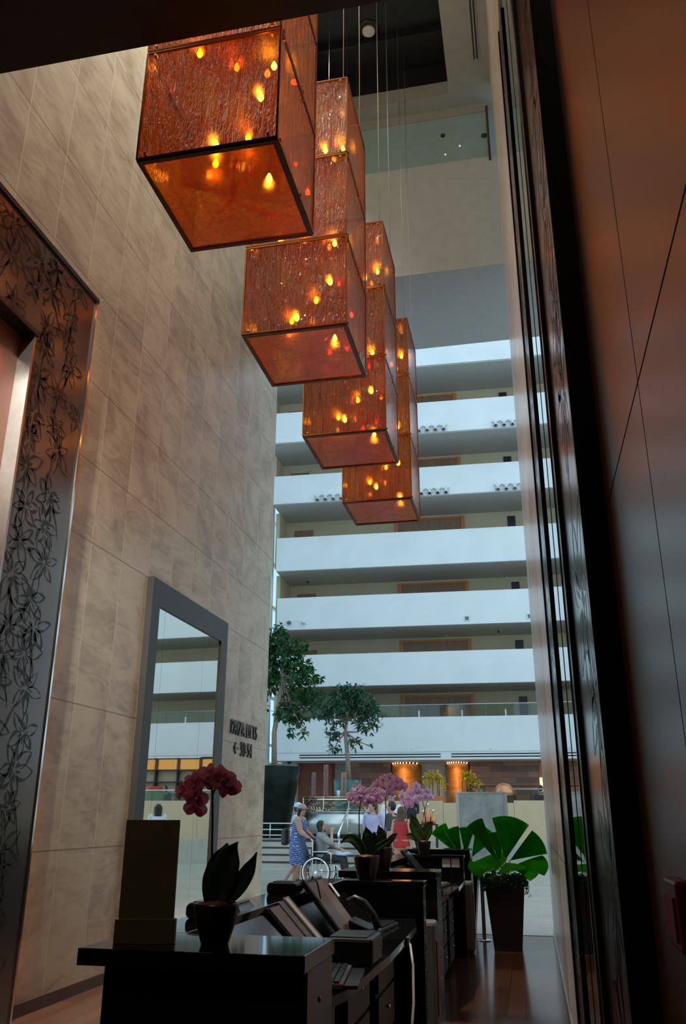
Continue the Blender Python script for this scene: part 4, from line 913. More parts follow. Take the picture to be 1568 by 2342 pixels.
pr = thing('printer', 'black box printer with rounded front edge on the nearest desk work top', 'printer', (-0.82, 4.18, 0.78))
MB().box((-0.11, -0.13, 0), (0.10, 0.13, 0.11)).build('case', 'plastic', pr, bevel=0.015)
MB().box((-0.10, -0.115, 0.108), (0.07, 0.115, 0.116)).build('lid', 'plastic', pr, bevel=0.004)
MB().ell((0.102, 0.09, 0.06), (0.004, 0.008, 0.008), 8, 6).build('button', 'chrome', pr)
tp = thing('desk_telephone', 'black desk telephone with curved handset beside the brown monitor', 'telephone', (-0.93, 5.02, 0.78))
MB().prism([(-0.08, 0), (0.08, 0), (0.08, 0.03), (-0.08, 0.09)], 'y', -0.09, 0.09).build('base', 'plastic', tp, bevel=0.006)
MB().tube([(-0.10, 0.0, 0.17), (-0.06, 0.0, 0.19), (-0.01, 0, 0.17), (0.04, 0, 0.11), (0.07, 0, 0.04)], [0.018, 0.02, 0.018, 0.02, 0.022], 10).build('handset', 'plastic', tp)
cbx = thing('power_cable', 'pale cable hanging from under the nearest desk to the floor', 'cable', (0, 0, 0))
MB().tube([(-0.715, 5.08, 0.76), (-0.69, 5.05, 0.74), (-0.66, 4.92, 0.66), (-0.635, 4.72, 0.52), (-0.64, 4.6, 0.36), (-0.655, 4.45, 0.16), (-0.66, 4.3, 0.006)], 0.007, 8).build('cord', 'whitecable', cbx)
MB().box((-0.735, 5.05, 0.735), (-0.70, 5.11, 0.775)).build('plug', 'greyplastic', cbx)
for k, (y, z, lb) in enumerate(((6.42, 0.0, 'grey computer tower on the floor between the first and second desks'), (10.30, 0.0, 'slim grey computer tower on the floor between the second and third desks'))):
    pc = thing('computer_tower', lb, 'computer', (-0.86, y, z))
    MB().box((-0.22, -0.09, 0.02), (0.17, 0.09, 0.72)).build('case', 'greyplastic', pc, bevel=0.025)
    MB().box((0.171, -0.07, 0.15), (0.176, 0.07, 0.60)).build('front_plate', 'terracotta', pc)
    for s_ in (-0.07, 0.07): MB().box((-0.2, s_ - 0.02, 0), (0.15, s_ + 0.02, 0.02)).build('foot', 'plastic', pc)
for x, lb in ((-0.945, 'white paper card on the second desk far panel, left of the pair'), (-0.845, 'white paper card on the second desk far panel, right of the pair')):
    cdx = thing('notice_card', lb, 'card', (x, 9.953, 0.93))
    MB().box((-0.044, 0, -0.055), (0.044, 0.006, 0.05)).build('sheet', 'paper', cdx)
    MB().box((-0.04, -0.001, -0.022), (0.04, 0.0, -0.019)).build('fold_line', 'greyplastic', cdx)
kb3 = thing('keyboard', 'dark keyboard on the second desk work top', 'keyboard', (-0.90, 8.6, 0.78), -0.1)
MB().box((-0.075, -0.20, 0), (0.075, 0.20, 0.02)).build('tray', 'plastic', kb3, bevel=0.005)
f = MB()
for a in range(5):
    for b_ in range(14): f.box((-0.062 + a * 0.025, -0.195 + b_ * 0.028, 0.02), (-0.042 + a * 0.025, -0.173 + b_ * 0.028, 0.028))
f.build('keys', 'greyplastic', kb3)
monitor((-1.10, 9.45, 0.785), 'dark grey tilted monitor at the far end of the second desk', 0.40, -0.72, 'screenglass')

# ---------------------------------------------------------------- orchids
def petal(mb, c, d, n, L, W, cup=0.15, nn=6):
    d = Vector(d).normalized(); n = Vector(n).normalized(); s_ = d.cross(n).normalized(); c = Vector(c)
    g = []
    for i in range(nn + 1):
        t = i / nn; wv = W * max(0.03, math.sin(PI * min(0.97, 0.10 + 0.88 * t)) ** 0.55)
        g.append([c + d * L * t + s_ * wv * 0.5 * q + n * (cup * L * (t * t * 0.6 - 0.3 * t) + 0.12 * W * (q * q)) for q in (-1, -0.5, 0, 0.5, 1)])
    mb.sheet(g)
def orchid(label, loc, ph, pr0, pr1, stems, flowers, leaves, mt, fs, R, group='potted orchids on the desks'):
    r = thing('potted_orchid', label, 'orchid', loc, 0, group)
    MB().lathe([(pr0, 0), (pr0 * 1.02, 0.004), (pr0 + (pr1 - pr0) * 0.75, ph * 0.55), (pr1, ph * 0.9), (pr1 * 1.0, ph), (pr1 * 0.9, ph), (pr1 * 0.88, ph - 0.012)], seg=24).build('pot', 'pot', r)
    MB().lathe([(pr1 * 0.885, ph - 0.012), (pr1 * 0.5, ph + 0.004), (0.001, ph + 0.008)], seg=20).build('moss', 'soil', r)
    for s_ in stems: MB().tube(s_, 0.0042, 6).build('flower_stem', 'stem', r)
    for base, ctrl, tip, wd in leaves:
        base, ctrl, tip = Vector(base), Vector(ctrl), Vector(tip); g = []; n = 12
        for i in range(n + 1):
            t = i / n; p = base * (1 - t) ** 2 + ctrl * 2 * t * (1 - t) + tip * t * t
            dd = ((ctrl - base) * (1 - t) + (tip - ctrl) * t).normalized(); sd = dd.cross(Vector((0, -1, 0.25))); sd = sd.normalized() if sd.length > 1e-3 else Vector((1, 0, 0))
            nrm = sd.cross(dd); wv = wd * max(0.04, (0.45 + 0.55 * math.sin(PI * min(1, t * 0.9 + 0.12))) * (1 - max(0, (t - 0.72) / 0.28) ** 1.6))
            g.append([p + sd * wv * 0.5 * q + nrm * (abs(q) * wd * 0.10) for q in (-1, -0.6, -0.2, 0, 0.2, 0.6, 1)])
        MB().sheet(g).build('leaf', 'orchidleaf', r, solid=0.003)
    for c, fd in flowers:
        c = Vector(c); fd = Vector(fd).normalized(); up = Vector((0, 0, 1)); sx = up.cross(fd).normalized(); uy = fd.cross(sx); s_ = fs * R.uniform(0.88, 1.1); a0 = R.uniform(-0.25, 0.25)
        m_ = MB()
        for a, L, W, k in ((PI / 2, 0.52, 0.40, 0.0), (PI / 2 + 2.25, 0.48, 0.34, 0.0), (PI / 2 - 2.25, 0.48, 0.34, 0.0), (PI * 0.99, 0.56, 0.62, 0.03), (PI * 0.01, 0.56, 0.62, 0.03)):
            d = sx * math.cos(a + a0) + uy * math.sin(a + a0); petal(m_, c + fd * s_ * k, d, fd, L * s_, W * s_, 0.2)
        fo = m_.build('flower', mt, r)
        l_ = MB(); l_.ell(c + fd * s_ * 0.10 - uy * s_ * 0.06, (s_ * 0.09, s_ * 0.09, s_ * 0.11), 8, 6); l_.build('lip', 'lip' if R.random() < .6 else 'lipyellow', fo)
    return r
Ro = random.Random(21)
OF0 = [((-0.155, -0.02, 0.475), (-0.7, -0.8, -0.1)), ((-0.125, 0.01, 0.515), (-0.5, -0.9, 0.1)), ((-0.10, -0.02, 0.50), (-0.3, -1, 0)), ((-0.075, 0.01, 0.535), (0.1, -1, 0.2)), ((-0.045, -0.02, 0.545), (-0.1, -1, 0.1)),
      ((-0.01, 0.0, 0.545), (0.3, -0.9, 0.2)), ((0.015, -0.02, 0.525), (0.5, -0.9, 0)), ((0.04, 0.0, 0.50), (0.8, -0.6, 0)), ((-0.08, -0.05, 0.45), (0.5, -0.8, -0.25)), ((-0.09, -0.03, 0.405), (0.3, -0.9, -0.3)), ((0.02, 0.02, 0.485), (0.7, -0.5, -0.2)), ((-0.03, 0.02, 0.515), (0.0, -1, 0))]
OF = [((-0.045 + (c[0] + 0.045) * 0.86, c[1], 0.49 + (c[2] - 0.49) * 0.78), d) for c, d in OF0]
orchid('pink potted orchid with one tall stem on the nearest desk end', (-1.05, 2.93, 1.0), 0.125, 0.045, 0.075,
       [[(-0.02, 0, 0.12), (-0.025, 0, 0.25), (-0.03, 0, 0.38), (-0.035, 0, 0.47), (-0.045, 0, 0.51), (-0.09, 0, 0.50), (-0.10, -0.01, 0.44)], [(-0.035, 0, 0.47), (-0.01, 0, 0.52), (0.03, 0, 0.50)]], OF,
       [((0.0, 0, 0.12), (0.02, 0, 0.24), (0.075, -0.02, 0.315), 0.105), ((-0.01, 0.01, 0.12), (-0.01, 0.02, 0.22), (0.025, 0.02, 0.31), 0.10), ((0.015, 0, 0.125), (0.10, -0.01, 0.18), (0.145, -0.03, 0.285), 0.06), ((-0.02, 0, 0.12), (-0.03, 0.01, 0.2), (-0.02, 0.0, 0.25), 0.06)],
       'orchidpink', 0.078, Ro)
def clus(cx, cz, rx, rz, n, R, fs):
    out = []; tries = 0
    while len(out) < n and tries < 900:
        tries += 1
        x, z = R.uniform(-1, 1), R.uniform(-1, 1)
        if x * x + z * z > 1: continue
        p = (cx + x * rx, R.uniform(-0.05, 0.05), cz + z * rz)
        if any((p[0] - q[0][0]) ** 2 + (p[2] - q[0][2]) ** 2 < (fs * 0.5) ** 2 for q in out): continue
        out.append((p, (x * 0.7 + R.uniform(-.3, .3), -1, z * 0.4)))
    return out
orchid('lilac potted orchid on the far end of the nearest desk, front one of two', (-1.10, 5.98, 1.0), 0.15, 0.055, 0.085,
       [[(-0.03, 0, 0.15), (-0.05, 0, 0.3), (-0.05, 0, 0.43), (-0.03, 0, 0.54), (0.03, 0, 0.56)]], clus(-0.02, 0.535, 0.115, 0.05, 9, Ro, 0.080) + [((-0.10, 0, 0.51), (-0.7, -0.7, 0))],
       [((-0.01, 0, 0.15), (-0.09, -0.01, 0.32), (-0.17, -0.02, 0.225), 0.07), ((0.0, 0, 0.15), (0.02, 0.02, 0.25), (-0.01, 0.03, 0.33), 0.085), ((0.02, 0, 0.15), (0.07, 0, 0.2), (0.20, -0.04, 0.27), 0.05), ((0.02, 0.02, 0.15), (0.05, 0.03, 0.25), (0.05, 0.02, 0.30), 0.07)], 'orchidlilac', 0.085, Ro)
orchid('lilac potted orchid on the second desk end, half behind the front orchid', (-1.18, 7.12, 1.0), 0.165, 0.055, 0.08,
       [[(0.01, 0, 0.16), (0.03, 0, 0.4), (0.03, 0, 0.55), (0.02, 0, 0.62), (-0.03, 0, 0.64)]], clus(0.07, 0.635, 0.10, 0.065, 9, Ro, 0.085),
       [((0.01, 0, 0.16), (0.0, 0, 0.25), (-0.03, 0, 0.33), 0.075), ((0.02, 0, 0.16), (0.07, 0, 0.24), (0.13, -0.03, 0.27), 0.05)], 'orchidlilac', 0.09, Ro)
orchid('lilac potted orchid on the far end of the second desk, beside the white cards', (-1.19, 10.0, 1.0), 0.14, 0.052, 0.078,
       [[(0.0, 0, 0.14), (0.02, 0, 0.3), (0.02, 0, 0.48), (-0.02, 0, 0.62), (-0.08, 0, 0.66)]], clus(-0.09, 0.64, 0.17, 0.085, 11, Ro, 0.095) + clus(-0.16, 0.56, 0.06, 0.05, 3, Ro, 0.09),
       [((-0.01, 0, 0.14), (-0.10, 0, 0.26), (-0.14, 0, 0.38), 0.12), ((0.01, 0, 0.14), (0.06, 0, 0.24), (0.10, 0, 0.30), 0.08), ((-0.02, 0, 0.14), (-0.12, 0, 0.2), (-0.2, 0, 0.2), 0.08)], 'orchidlilac', 0.095, Ro)
orchid('small leafy potted orchid on the third desk, almost hidden by the second desk orchid', (-1.33, 10.85, 1.035), 0.15, 0.055, 0.085,
       [[(0.0, 0, 0.15), (0.05, 0, 0.4), (0.10, 0, 0.55)]], clus(0.06, 0.6, 0.10, 0.05, 5, Ro, 0.09), [((0, 0, 0.14), (-0.08, 0, 0.3), (-0.10, 0, 0.38), 0.11), ((0.01, 0, 0.14), (0.1, 0, 0.26), (0.16, 0, 0.3), 0.10)], 'orchidlilac', 0.09, Ro)

# ---------------------------------------------------------------- fan palms in black planters
def fan_leaf(parent, hub, d, n, R, span, cup=0.18, root=(0, 0, 0.72)):
    d = Vector(d).normalized(); n = Vector(n); n = (n - d * n.dot(d)).normalized(); s_ = d.cross(n); hub = Vector(hub)
    g = []; na = 34; nr = 7
    for i in range(nr + 1):
        t = 0.04 + 0.96 * i / nr; row = []
        for j in range(na + 1):
            a = -span / 2 + span * j / na; rr = R * t * (1.0 + 0.10 * math.cos(a) - (0.02 if j % 2 else 0.0) * t)
            pl = (0.045 * R * t if j % 2 else -0.045 * R * t)
            p = hub + d * rr * math.cos(a) + s_ * rr * math.sin(a) + n * (pl + cup * R * (t * t * 0.5) * (0.5 + 0.9 * math.sin(a) ** 2) - 0.10 * R * t * t)
            row.append(p)
        g.append(row)
    lf = MB().sheet(g, False).build('fan_leaf', 'palm', parent, solid=0.003)
    rt = Vector(root); MB().tube([rt, rt.lerp(hub, 0.5) + Vector((0, 0, 0.03)), hub, hub + d * 0.03], 0.0045, 6).build('leaf_stem', 'palmstem', lf)
    return lf
def planter_palm(label, loc, leaves, R, tr=0.22, br=0.15, h=0.70):
    r = thing('potted_fan_palm', label, 'plant', loc, 0, 'fan palms in tall black planters')
    MB().lathe([(br, 0), (tr, h), (tr * 0.93, h), (tr * 0.92, h - 0.03)], seg=4, smooth=False, sq=True).build('planter', 'planterblack', r)
    MB().lathe([(tr * 0.93, h - 0.03), (0.001, h - 0.01)], seg=4, smooth=False, sq=True).build('soil', 'soil', r)
    iv = MB()
    for k in range(850):
        x, y = R.uniform(-1.12, 1.12) * tr, R.uniform(-1.12, 1.12) * tr
        out = max(abs(x), abs(y)) > tr * 0.95
        z = h + R.uniform(-0.06 if out else -0.01, 0.045 if out else 0.085)
        leaf_card(iv, (x, y, z), (R.uniform(-1, 1) + x * 3, R.uniform(-1, 1) + y * 3, R.uniform(-.8, .6)), (0, 0, 1), R.uniform(.03, .05), .034)
    for k in range(14): leaf_card(iv, (tr * 1.08 + R.uniform(-.02, .03), R.uniform(-.1, .1), h - 0.02 - 0.009 * k), (R.uniform(-1, 1), R.uniform(-1, 1), -0.8), (1, 0, 0), .04, .03)
    iv.build('ground_ivy', 'ivy', r)
    for L in leaves: fan_leaf(r, *L)
    return r
Rp = random.Random(9)
root = (0, 0, 0.70)
planter_palm('bright green fan palm in the right tall black planter by the right wall', (-0.345, 10.62, 0),
    [((0.02, 0.0, 0.93), (0.18, 0.05, 1), (-0.1, -1, 0.25), 0.44, 0.95, 0.12, root), ((0.07, 0.04, 0.92), (1.0, 0, 0.62), (-0.3, -0.9, 0.35), 0.40, 0.75, 0.2, root),
     ((-0.06, -0.03, 0.90), (-0.55, -0.05, 1), (0.5, -0.8, 0.3), 0.47, 0.46, 0.2, root), ((-0.05, 0.14, 0.90), (-0.10, 0.2, 1), (0.1, -1, 0.2), 0.31, 0.62, 0.15, root),
     ((0.10, -0.02, 0.86), (1, -0.1, 0.18), (-0.1, -0.55, 1), 0.36, 1.0, -0.1, root), ((0.03, -0.08, 0.90), (0.35, -0.8, -0.15), (0, -0.45, 1), 0.22, 1.7, -0.2, root),
     ((-0.10, -0.05, 0.87), (-0.9, -0.4, 0.0), (0, -0.5, 1), 0.28, 1.2, -0.15, root), ((0.10, -0.08, 0.84), (0.9, -0.3, -0.05), (0.1, -0.5, 1), 0.26, 1.1, -0.15, root)], Rp)
planter_palm('bright green fan palm in the left tall black planter, half behind the third desk', (-0.93, 11.80, 0),
    [((-0.02, 0, 0.92), (-0.62, 0, 0.85), (0.4, -0.8, 0.3), 0.40, 0.6, 0.2, root), ((0.06, 0.05, 0.92), (0.08, 0.1, 1), (0, -1, 0.2), 0.32, 0.6, 0.12, root),
     ((0.14, 0, 0.90), (0.55, 0, 0.9), (-0.5, -0.8, 0.3), 0.38, 0.9, 0.2, root), ((0.02, -0.05, 0.9), (-0.28, -0.2, 0.9), (0.2, -0.9, 0.3), 0.35, 0.55, 0.2, root),
     ((0.20, -0.08, 0.86), (0.9, -0.4, 0.15), (0, -0.6, 1), 0.36, 1.3, -0.15, root), ((0.16, -0.14, 0.83), (0.5, -0.9, -0.1), (0, -0.4, 1), 0.32, 1.6, -0.15, root)], Rp)
ps = thing('stanchion', 'chrome stanchion post with flat base between the two black planters', 'stanchion', (-0.645, 11.28, 0))
MB().lathe([(0.085, 0), (0.085, 0.012), (0.03, 0.02)], seg=24).build('base', 'steel', ps)
MB().box((-0.022, -0.02, 0.018), (0.022, 0.02, 0.80)).build('post', 'steel', ps)

# ---------------------------------------------------------------- people
def hand(mb, wr, d, side, curl, k):
    d = Vector(d).normalized(); lat = d.cross(Vector((0, 0, 1)))
    lat = lat.normalized() if lat.length > 0.2 else Vector((0, 1, 0)); nrm = lat.cross(d).normalized()
    if abs(d.z) > 0.8: lat = Vector((0, 1, 0)); lat = (lat - d * lat.dot(d)).normalized(); nrm = d.cross(lat) * side
    pc = wr + d * 0.045 * k
    mb.loft([(pc, 0.001, 0.001)], 4) if False else None
    mb.cap(wr, wr + d * 0.03 * k, 0.026 * k, 0.03 * k); 
    for q in (-0.022, -0.007, 0.008, 0.022): mb.cap(wr + d * 0.02 * k + lat * q * 0.7 * k, wr + d * 0.082 * k + lat * q * k, 0.016 * k, 0.013 * k, 8)
    for q, L in ((-0.026, 0.062), (-0.009, 0.072), (0.009, 0.076), (0.026, 0.068)):
        b = wr + d * 0.085 * k + lat * q * k; e1 = b + (d * math.cos(curl * .6) - nrm * math.sin(curl * .6)) * L * 0.5 * k; e2 = e1 + (d * math.cos(curl * 1.6) - nrm * math.sin(curl * 1.6)) * L * 0.5 * k
        mb.chain([b, e1, e2], [0.0095 * k, 0.0085 * k, 0.0075 * k], 8)
    b = wr + d * 0.025 * k + lat * 0.026 * k; e1 = b + (d * 0.7 + lat * 0.6 - nrm * 0.2) * 0.036 * k; e2 = e1 + (d * 0.95 - nrm * 0.4) * 0.03 * k
    mb.chain([b, e1, e2], [0.013 * k, 0.011 * k, 0.009 * k], 8)

def person(label, loc, rz, H, lean=0.0, pelvis=(0, 0, 0.93), L=None, R=None, legL=None, legR=None, yaw=0.0, pitch=0.0, wide=1.0,
           top=None, sleeve=0.55, bottom=None, dress=None, hair='short', hairmat='hair', hat=None, group=None, shoes='shoe', neck_len=0.49):
    k = H / 1.7; V = lambda p: Vector(p) * k
    r = thing('person', label, 'person', loc, rz, group)
    P = V(pelvis); up = Matrix.Rotation(-lean, 3, 'X') @ Vector((0, 0, 1)); N = P + up * neck_len * k
    sh = {s: N - up * 0.03 * k + Vector((s * 0.175 * wide * k, 0, 0)) for s in (-1, 1)}
    hp = {s: P + Vector((s * 0.085 * wide * k, 0, -0.03 * k)) for s in (-1, 1)}
    arm = {-1: L or ((-0.235, -0.03, 1.12), (-0.245, 0.03, 0.88)), 1: R or ((0.235, -0.03, 1.12), (0.245, 0.03, 0.88))}
    leg = {-1: legL or ((-0.10, 0.02, 0.49), (-0.10, -0.01, 0.085), (-0.115, 0.13, 0.03)), 1: legR or ((0.10, 0.02, 0.49), (0.10, -0.01, 0.085), (0.115, 0.13, 0.03))}
    hc = N + up * 0.165 * k + Vector((0, 0.025 * k, 0)); HR = Matrix.Rotation(yaw, 3, 'Z') @ Matrix.Rotation(-pitch, 3, 'X')
    hp_ = lambda p: hc + HR @ V(p)
    # body: one continuous skin
    b = MB(); w_ = wide
    def torso(mb, e=0.0, lo=-0.10, hi=1.0):
        ts = [(-0.18, 0.15, 0.105), (-0.05, 0.172, 0.125), (0.18, 0.155, 0.115), (0.36, 0.138, 0.105), (0.60, 0.158, 0.118), (0.82, 0.168, 0.112), (0.95, 0.15, 0.09), (1.0, 0.085, 0.07)]
        mb.loft([(P + up * neck_len * k * t, (rx * w_ + e) * k, (ry * w_ + e) * k) for t, rx, ry in ts if lo <= t <= hi], 18)
    torso(b, 0.0, -0.2)
    b.cap(N - up * 0.04 * k, hc - up * 0.03 * k, 0.058 * k, 0.052 * k)
    b.ell(hc, (0.073 * k, 0.092 * k, 0.112 * k), 16, 10, HR); b.ell(hp_((0, 0.025, -0.055)), (0.055 * k, 0.062 * k, 0.06 * k), 12, 8, HR)
    b.cap(hp_((0, 0.088, 0.012)), hp_((0, 0.108, -0.022)), 0.009 * k, 0.014 * k, 8)
    b.cap(hp_((-0.03, 0.083, 0.028)), hp_((0.03, 0.083, 0.028)), 0.012 * k, 0.012 * k, 8)
    for s in (-1, 1): b.ell(hp_((s * 0.074, -0.005, -0.008)), (0.010 * k, 0.018 * k, 0.028 * k), 8, 6, HR)
    for s in (-1, 1):
        e_, wr = V(arm[s][0]), V(arm[s][1])
        b.chain([sh[s], e_, wr], [0.058 * k * w_, 0.042 * k * w_, 0.027 * k], 12)
        b.cap(e_, e_.lerp(wr, 0.35), 0.042 * k * w_, 0.041 * k * w_)
        hand(b, wr, wr - e_, s, arm[s][2] if len(arm[s]) > 2 else 0.5, k)
        kn, an, to = (V(x) for x in leg[s])
        b.chain([hp[s], kn, an], [0.088 * k * w_, 0.056 * k, 0.038 * k], 12); b.cap(kn.lerp(an, 0.12), kn.lerp(an, 0.42), 0.055 * k, 0.056 * k)
        b.cap(an + Vector((0, 0, -0.03 * k)), to, 0.038 * k, 0.03 * k)
    b.build('body', 'skin', r, remesh=0.0085 * k)
    for s in (-1, 1): MB().ell(hp_((s * 0.031, 0.088, 0.012)), (0.012 * k, 0.006 * k, 0.006 * k), 8, 6, HR).build('eye', 'eye', r)
    MB().ell(hp_((0, 0.090, -0.052)), (0.022 * k, 0.008 * k, 0.007 * k), 8, 6, HR).build('mouth', 'lips', r)
    if top:
        t = MB(); torso(t, 0.016, -0.2, 0.97); 
        for s in (-1, 1):
            e_, wr = V(arm[s][0]), V(arm[s][1])
            if sleeve <= 0: t.ell(sh[s] * 0.97 + N * 0.03, (0.06 * k, 0.06 * k, 0.045 * k)); continue
            if sleeve <= 1: t.cap(sh[s], sh[s].lerp(e_, sleeve), 0.072 * k * w_, 0.064 * k * w_, 12)
            else: t.chain([sh[s], e_, e_.lerp(wr, sleeve - 1)], [0.072 * k * w_, 0.056 * k * w_, 0.042 * k], 12)
        t.build('shirt', top, r, remesh=0.011 * k)
        if sleeve > 1: MB().lathe([(0.062 * k, -0.02 * k), (0.066 * k, 0.02 * k)], N + up * 0.01 * k, 14).build('collar', top, r)
    if dress:
        t = MB(); torso(t, 0.016, -0.2, 0.96)
        for s in (-1, 1): t.ell(sh[s].lerp(N, 0.12), (0.055 * k, 0.06 * k, 0.05 * k))
        kz = min(V(leg[s][0]).z for s in (-1, 1)); ky = sum(V(leg[s][0]).y for s in (-1, 1)) / 2
        t.loft([(Vector((0, ky * 1.0, kz - 0.02 * k)), 0.20 * k * w_, 0.235 * k), (Vector((0, ky * .5, (kz + P.z) / 2)), 0.215 * k * w_, 0.215 * k), (P, 0.195 * k * w_, 0.16 * k), (P + up * 0.12 * k, 0.175 * k * w_, 0.14 * k)], 20)
        t.build('dress', dress, r, remesh=0.012 * k)
    if bottom:
        t = MB(); t.loft([(P + up * -0.09 * k, 0.165 * k * w_, 0.125 * k * w_), (P + up * 0.10 * k, 0.178 * k * w_, 0.132 * k * w_)], 18)
        for s in (-1, 1):
            kn, an, to = (V(x) for x in leg[s]); t.chain([hp[s], kn, an.lerp(kn, 0.06)], [0.10 * k * w_, 0.075 * k, 0.062 * k], 12)
        t.build('trousers', bottom, r, remesh=0.011 * k)
    for s in (-1, 1):
        kn, an, to = (V(x) for x in leg[s]); t = MB(); t.cap(an + Vector((0, 0, -0.038 * k)), to + Vector((0, 0.012 * k, 0)), 0.045 * k, 0.037 * k, 10); t.build('shoe', shoes, r, remesh=0.009)
    h = MB(); big = 1.12 if hair in ('bob', 'long') else 1.0; h.ell(hp_((0, -0.024, 0.018)), (0.086 * k * big, 0.096 * k * big, 0.110 * k), 16, 10, HR)
    if hair in ('bob', 'long'):
        for s in (-1, 1): h.cap(hp_((s * 0.072, -0.02, 0.02)), hp_((s * 0.080, -0.015, -0.105)), 0.042 * k, 0.034 * k)
        h.cap(hp_((0, -0.06, 0.0)), hp_((0, -0.06, -0.11)), 0.07 * k, 0.06 * k)
    if hair == 'long': h.loft([(hp_((0, -0.085, -0.36)), 0.09 * k, 0.03 * k), (hp_((0, -0.085, -0.2)), 0.105 * k, 0.045 * k), (hp_((0, -0.06, 0.0)), 0.085 * k, 0.06 * k)], 14)
    h.build('hair', hairmat, r, remesh=0.009 * k)
    if hat:
        q = MB(); q.ell(hp_((0, -0.012, 0.065)), (0.092 * k, 0.105 * k, 0.082 * k), 16, 10, HR)
        rr = [(hp_((0.115 * math.cos(a), 0.14 * math.sin(a) + (0.05 if math.sin(a) > 0 else 0) * math.sin(a), 0.045 + 0.008 * math.sin(a)))) for a in [2 * PI * j / 20 for j in range(20)]]
        q.add(rr + [p + HR @ V((0, 0, 0.010)) for p in rr], [tuple(range(20))[::-1], tuple(range(20, 40))] + [(j, (j + 1) % 20, 20 + (j + 1) % 20, 20 + j) for j in range(20)], True)
        q.build('hat', hat, r)
    return r
# woman pushing the wheelchair, facing +x
wo = person('woman in blue and white patterned dress and pink hat pushing a wheelchair', (-4.86, 18.4, 0), -PI / 2, 1.62, lean=0.10, wide=1.32,
       L=((-0.23, 0.12, 1.14), (-0.215, 0.34, 0.99), 0.9), R=((0.23, 0.12, 1.14), (0.215, 0.34, 0.99), 0.9),
       legL=((-0.09, 0.16, 0.49), (-0.09, 0.16, 0.09), (-0.10, 0.30, 0.03)), legR=((0.09, -0.02, 0.48), (0.09, -0.27, 0.13), (0.10, -0.16, 0.03)),
       dress='dress', hair='bob', hat='hat', yaw=-0.7, pitch=0.1)
bp = thing('backpack', 'small black bag behind the woman in the patterned dress', 'bag', (-5.13, 18.40, 0.98))
MB().box((-0.07, -0.13, -0.17), (0.07, 0.13, 0.17)).build('body', 'plastic', bp, bevel=0.05)
MB().tube([(0.05, -0.10, 0.14), (0.14, -0.12, 0.22), (0.24, -0.13, 0.30)], 0.014, 6).build('strap', 'plastic', bp)
rb = thing('handbag', 'dark red bag hanging beside the wheelchair handle', 'bag', (-4.50, 18.28, 0.62))
MB().box((-0.035, -0.05, -0.16), (0.035, 0.05, 0.14)).build('body', 'redbag', rb, bevel=0.02)
MB().tube([(0.0, -0.03, 0.13), (0.0, -0.02, 0.24), (0.0, 0.02, 0.24), (0.0, 0.03, 0.13)], 0.008, 6).build('strap', 'redbag', rb)
person('person in pale blue shirt and cap walking just behind the woman in the dress', (-5.17, 19.5, 0), -PI / 2, 1.66, top='palebl', sleeve=0.8, bottom='tan', hat='palebl', yaw=-0.2)
# wheelchair
wc = thing('wheelchair', 'wheelchair with chrome wheels and black seat pushed by the woman', 'wheelchair', (-4.22, 18.35, 0), -PI / 2)
MB().box((-0.22, -0.22, 0.47), (0.22, 0.20, 0.52)).build('seat', 'plastic', wc, bevel=0.015)
MB().box((-0.21, -0.27, 0.50), (0.21, -0.24, 0.90)).build('backrest', 'plastic', wc, bevel=0.01)
for s in (-1, 1):
    wh = MB()
    wh.tube([(s * 0.28, -0.16 + 0.30 * math.cos(a), 0.312 + 0.30 * math.sin(a)) for a in [2 * PI * j / 32 for j in range(33)]], 0.012, 8, caps=False); who = wh.build('wheel_tyre', 'tyre', wc)
    MB().tube([(s * 0.31, -0.16 + 0.27 * math.cos(a), 0.312 + 0.27 * math.sin(a)) for a in [2 * PI * j / 32 for j in range(33)]], 0.016, 8, caps=False).build('hand_rim', 'chrome', who)
    sp_ = MB()
    for j in range(12): a = 2 * PI * j / 12; sp_.tube([(s * 0.28, -0.16, 0.312), (s * 0.28, -0.16 + 0.295 * math.cos(a), 0.312 + 0.295 * math.sin(a))], 0.003, 5)
    sp_.tube([(s * 0.25, -0.16, 0.312), (s * 0.30, -0.16, 0.312)], 0.03, 10); sp_.build('spokes', 'chrome', who)
    MB().tube([(s * 0.215, -0.36, 0.94), (s * 0.215, -0.255, 0.93), (s * 0.215, -0.25, 0.86), (s * 0.215, -0.25, 0.30), (s * 0.215, 0.20, 0.30), (s * 0.215, 0.22, 0.46), (s * 0.215, 0.30, 0.42), (s * 0.20, 0.44, 0.12)], 0.013, 8).build('side_frame', 'chrome', wc)
    MB().tube([(s * 0.215, -0.25, 0.70), (s * 0.215, 0.10, 0.70), (s * 0.215, 0.14, 0.66), (s * 0.215, 0.14, 0.46)], 0.013, 8).build('armrest', 'chrome', wc)
    MB().cap((s * 0.215, -0.38, 0.94), (s * 0.215, -0.30, 0.935), 0.018, 0.018).build('handle_grip', 'tyre', wc)
    c_ = MB(); c_.tube([(s * 0.20, 0.26 + 0.07 * math.cos(a), 0.085 + 0.07 * math.sin(a)) for a in [2 * PI * j / 16 for j in range(17)]], 0.015, 8, caps=False); c_.tube([(s * 0.20, 0.26, 0.085), (s * 0.20, 0.26, 0.30)], 0.01, 6); c_.build('caster', 'tyre', wc)
    MB().box((s * 0.06, 0.40, 0.11), (s * 0.20, 0.56, 0.125)).build('footrest', 'steel', wc)
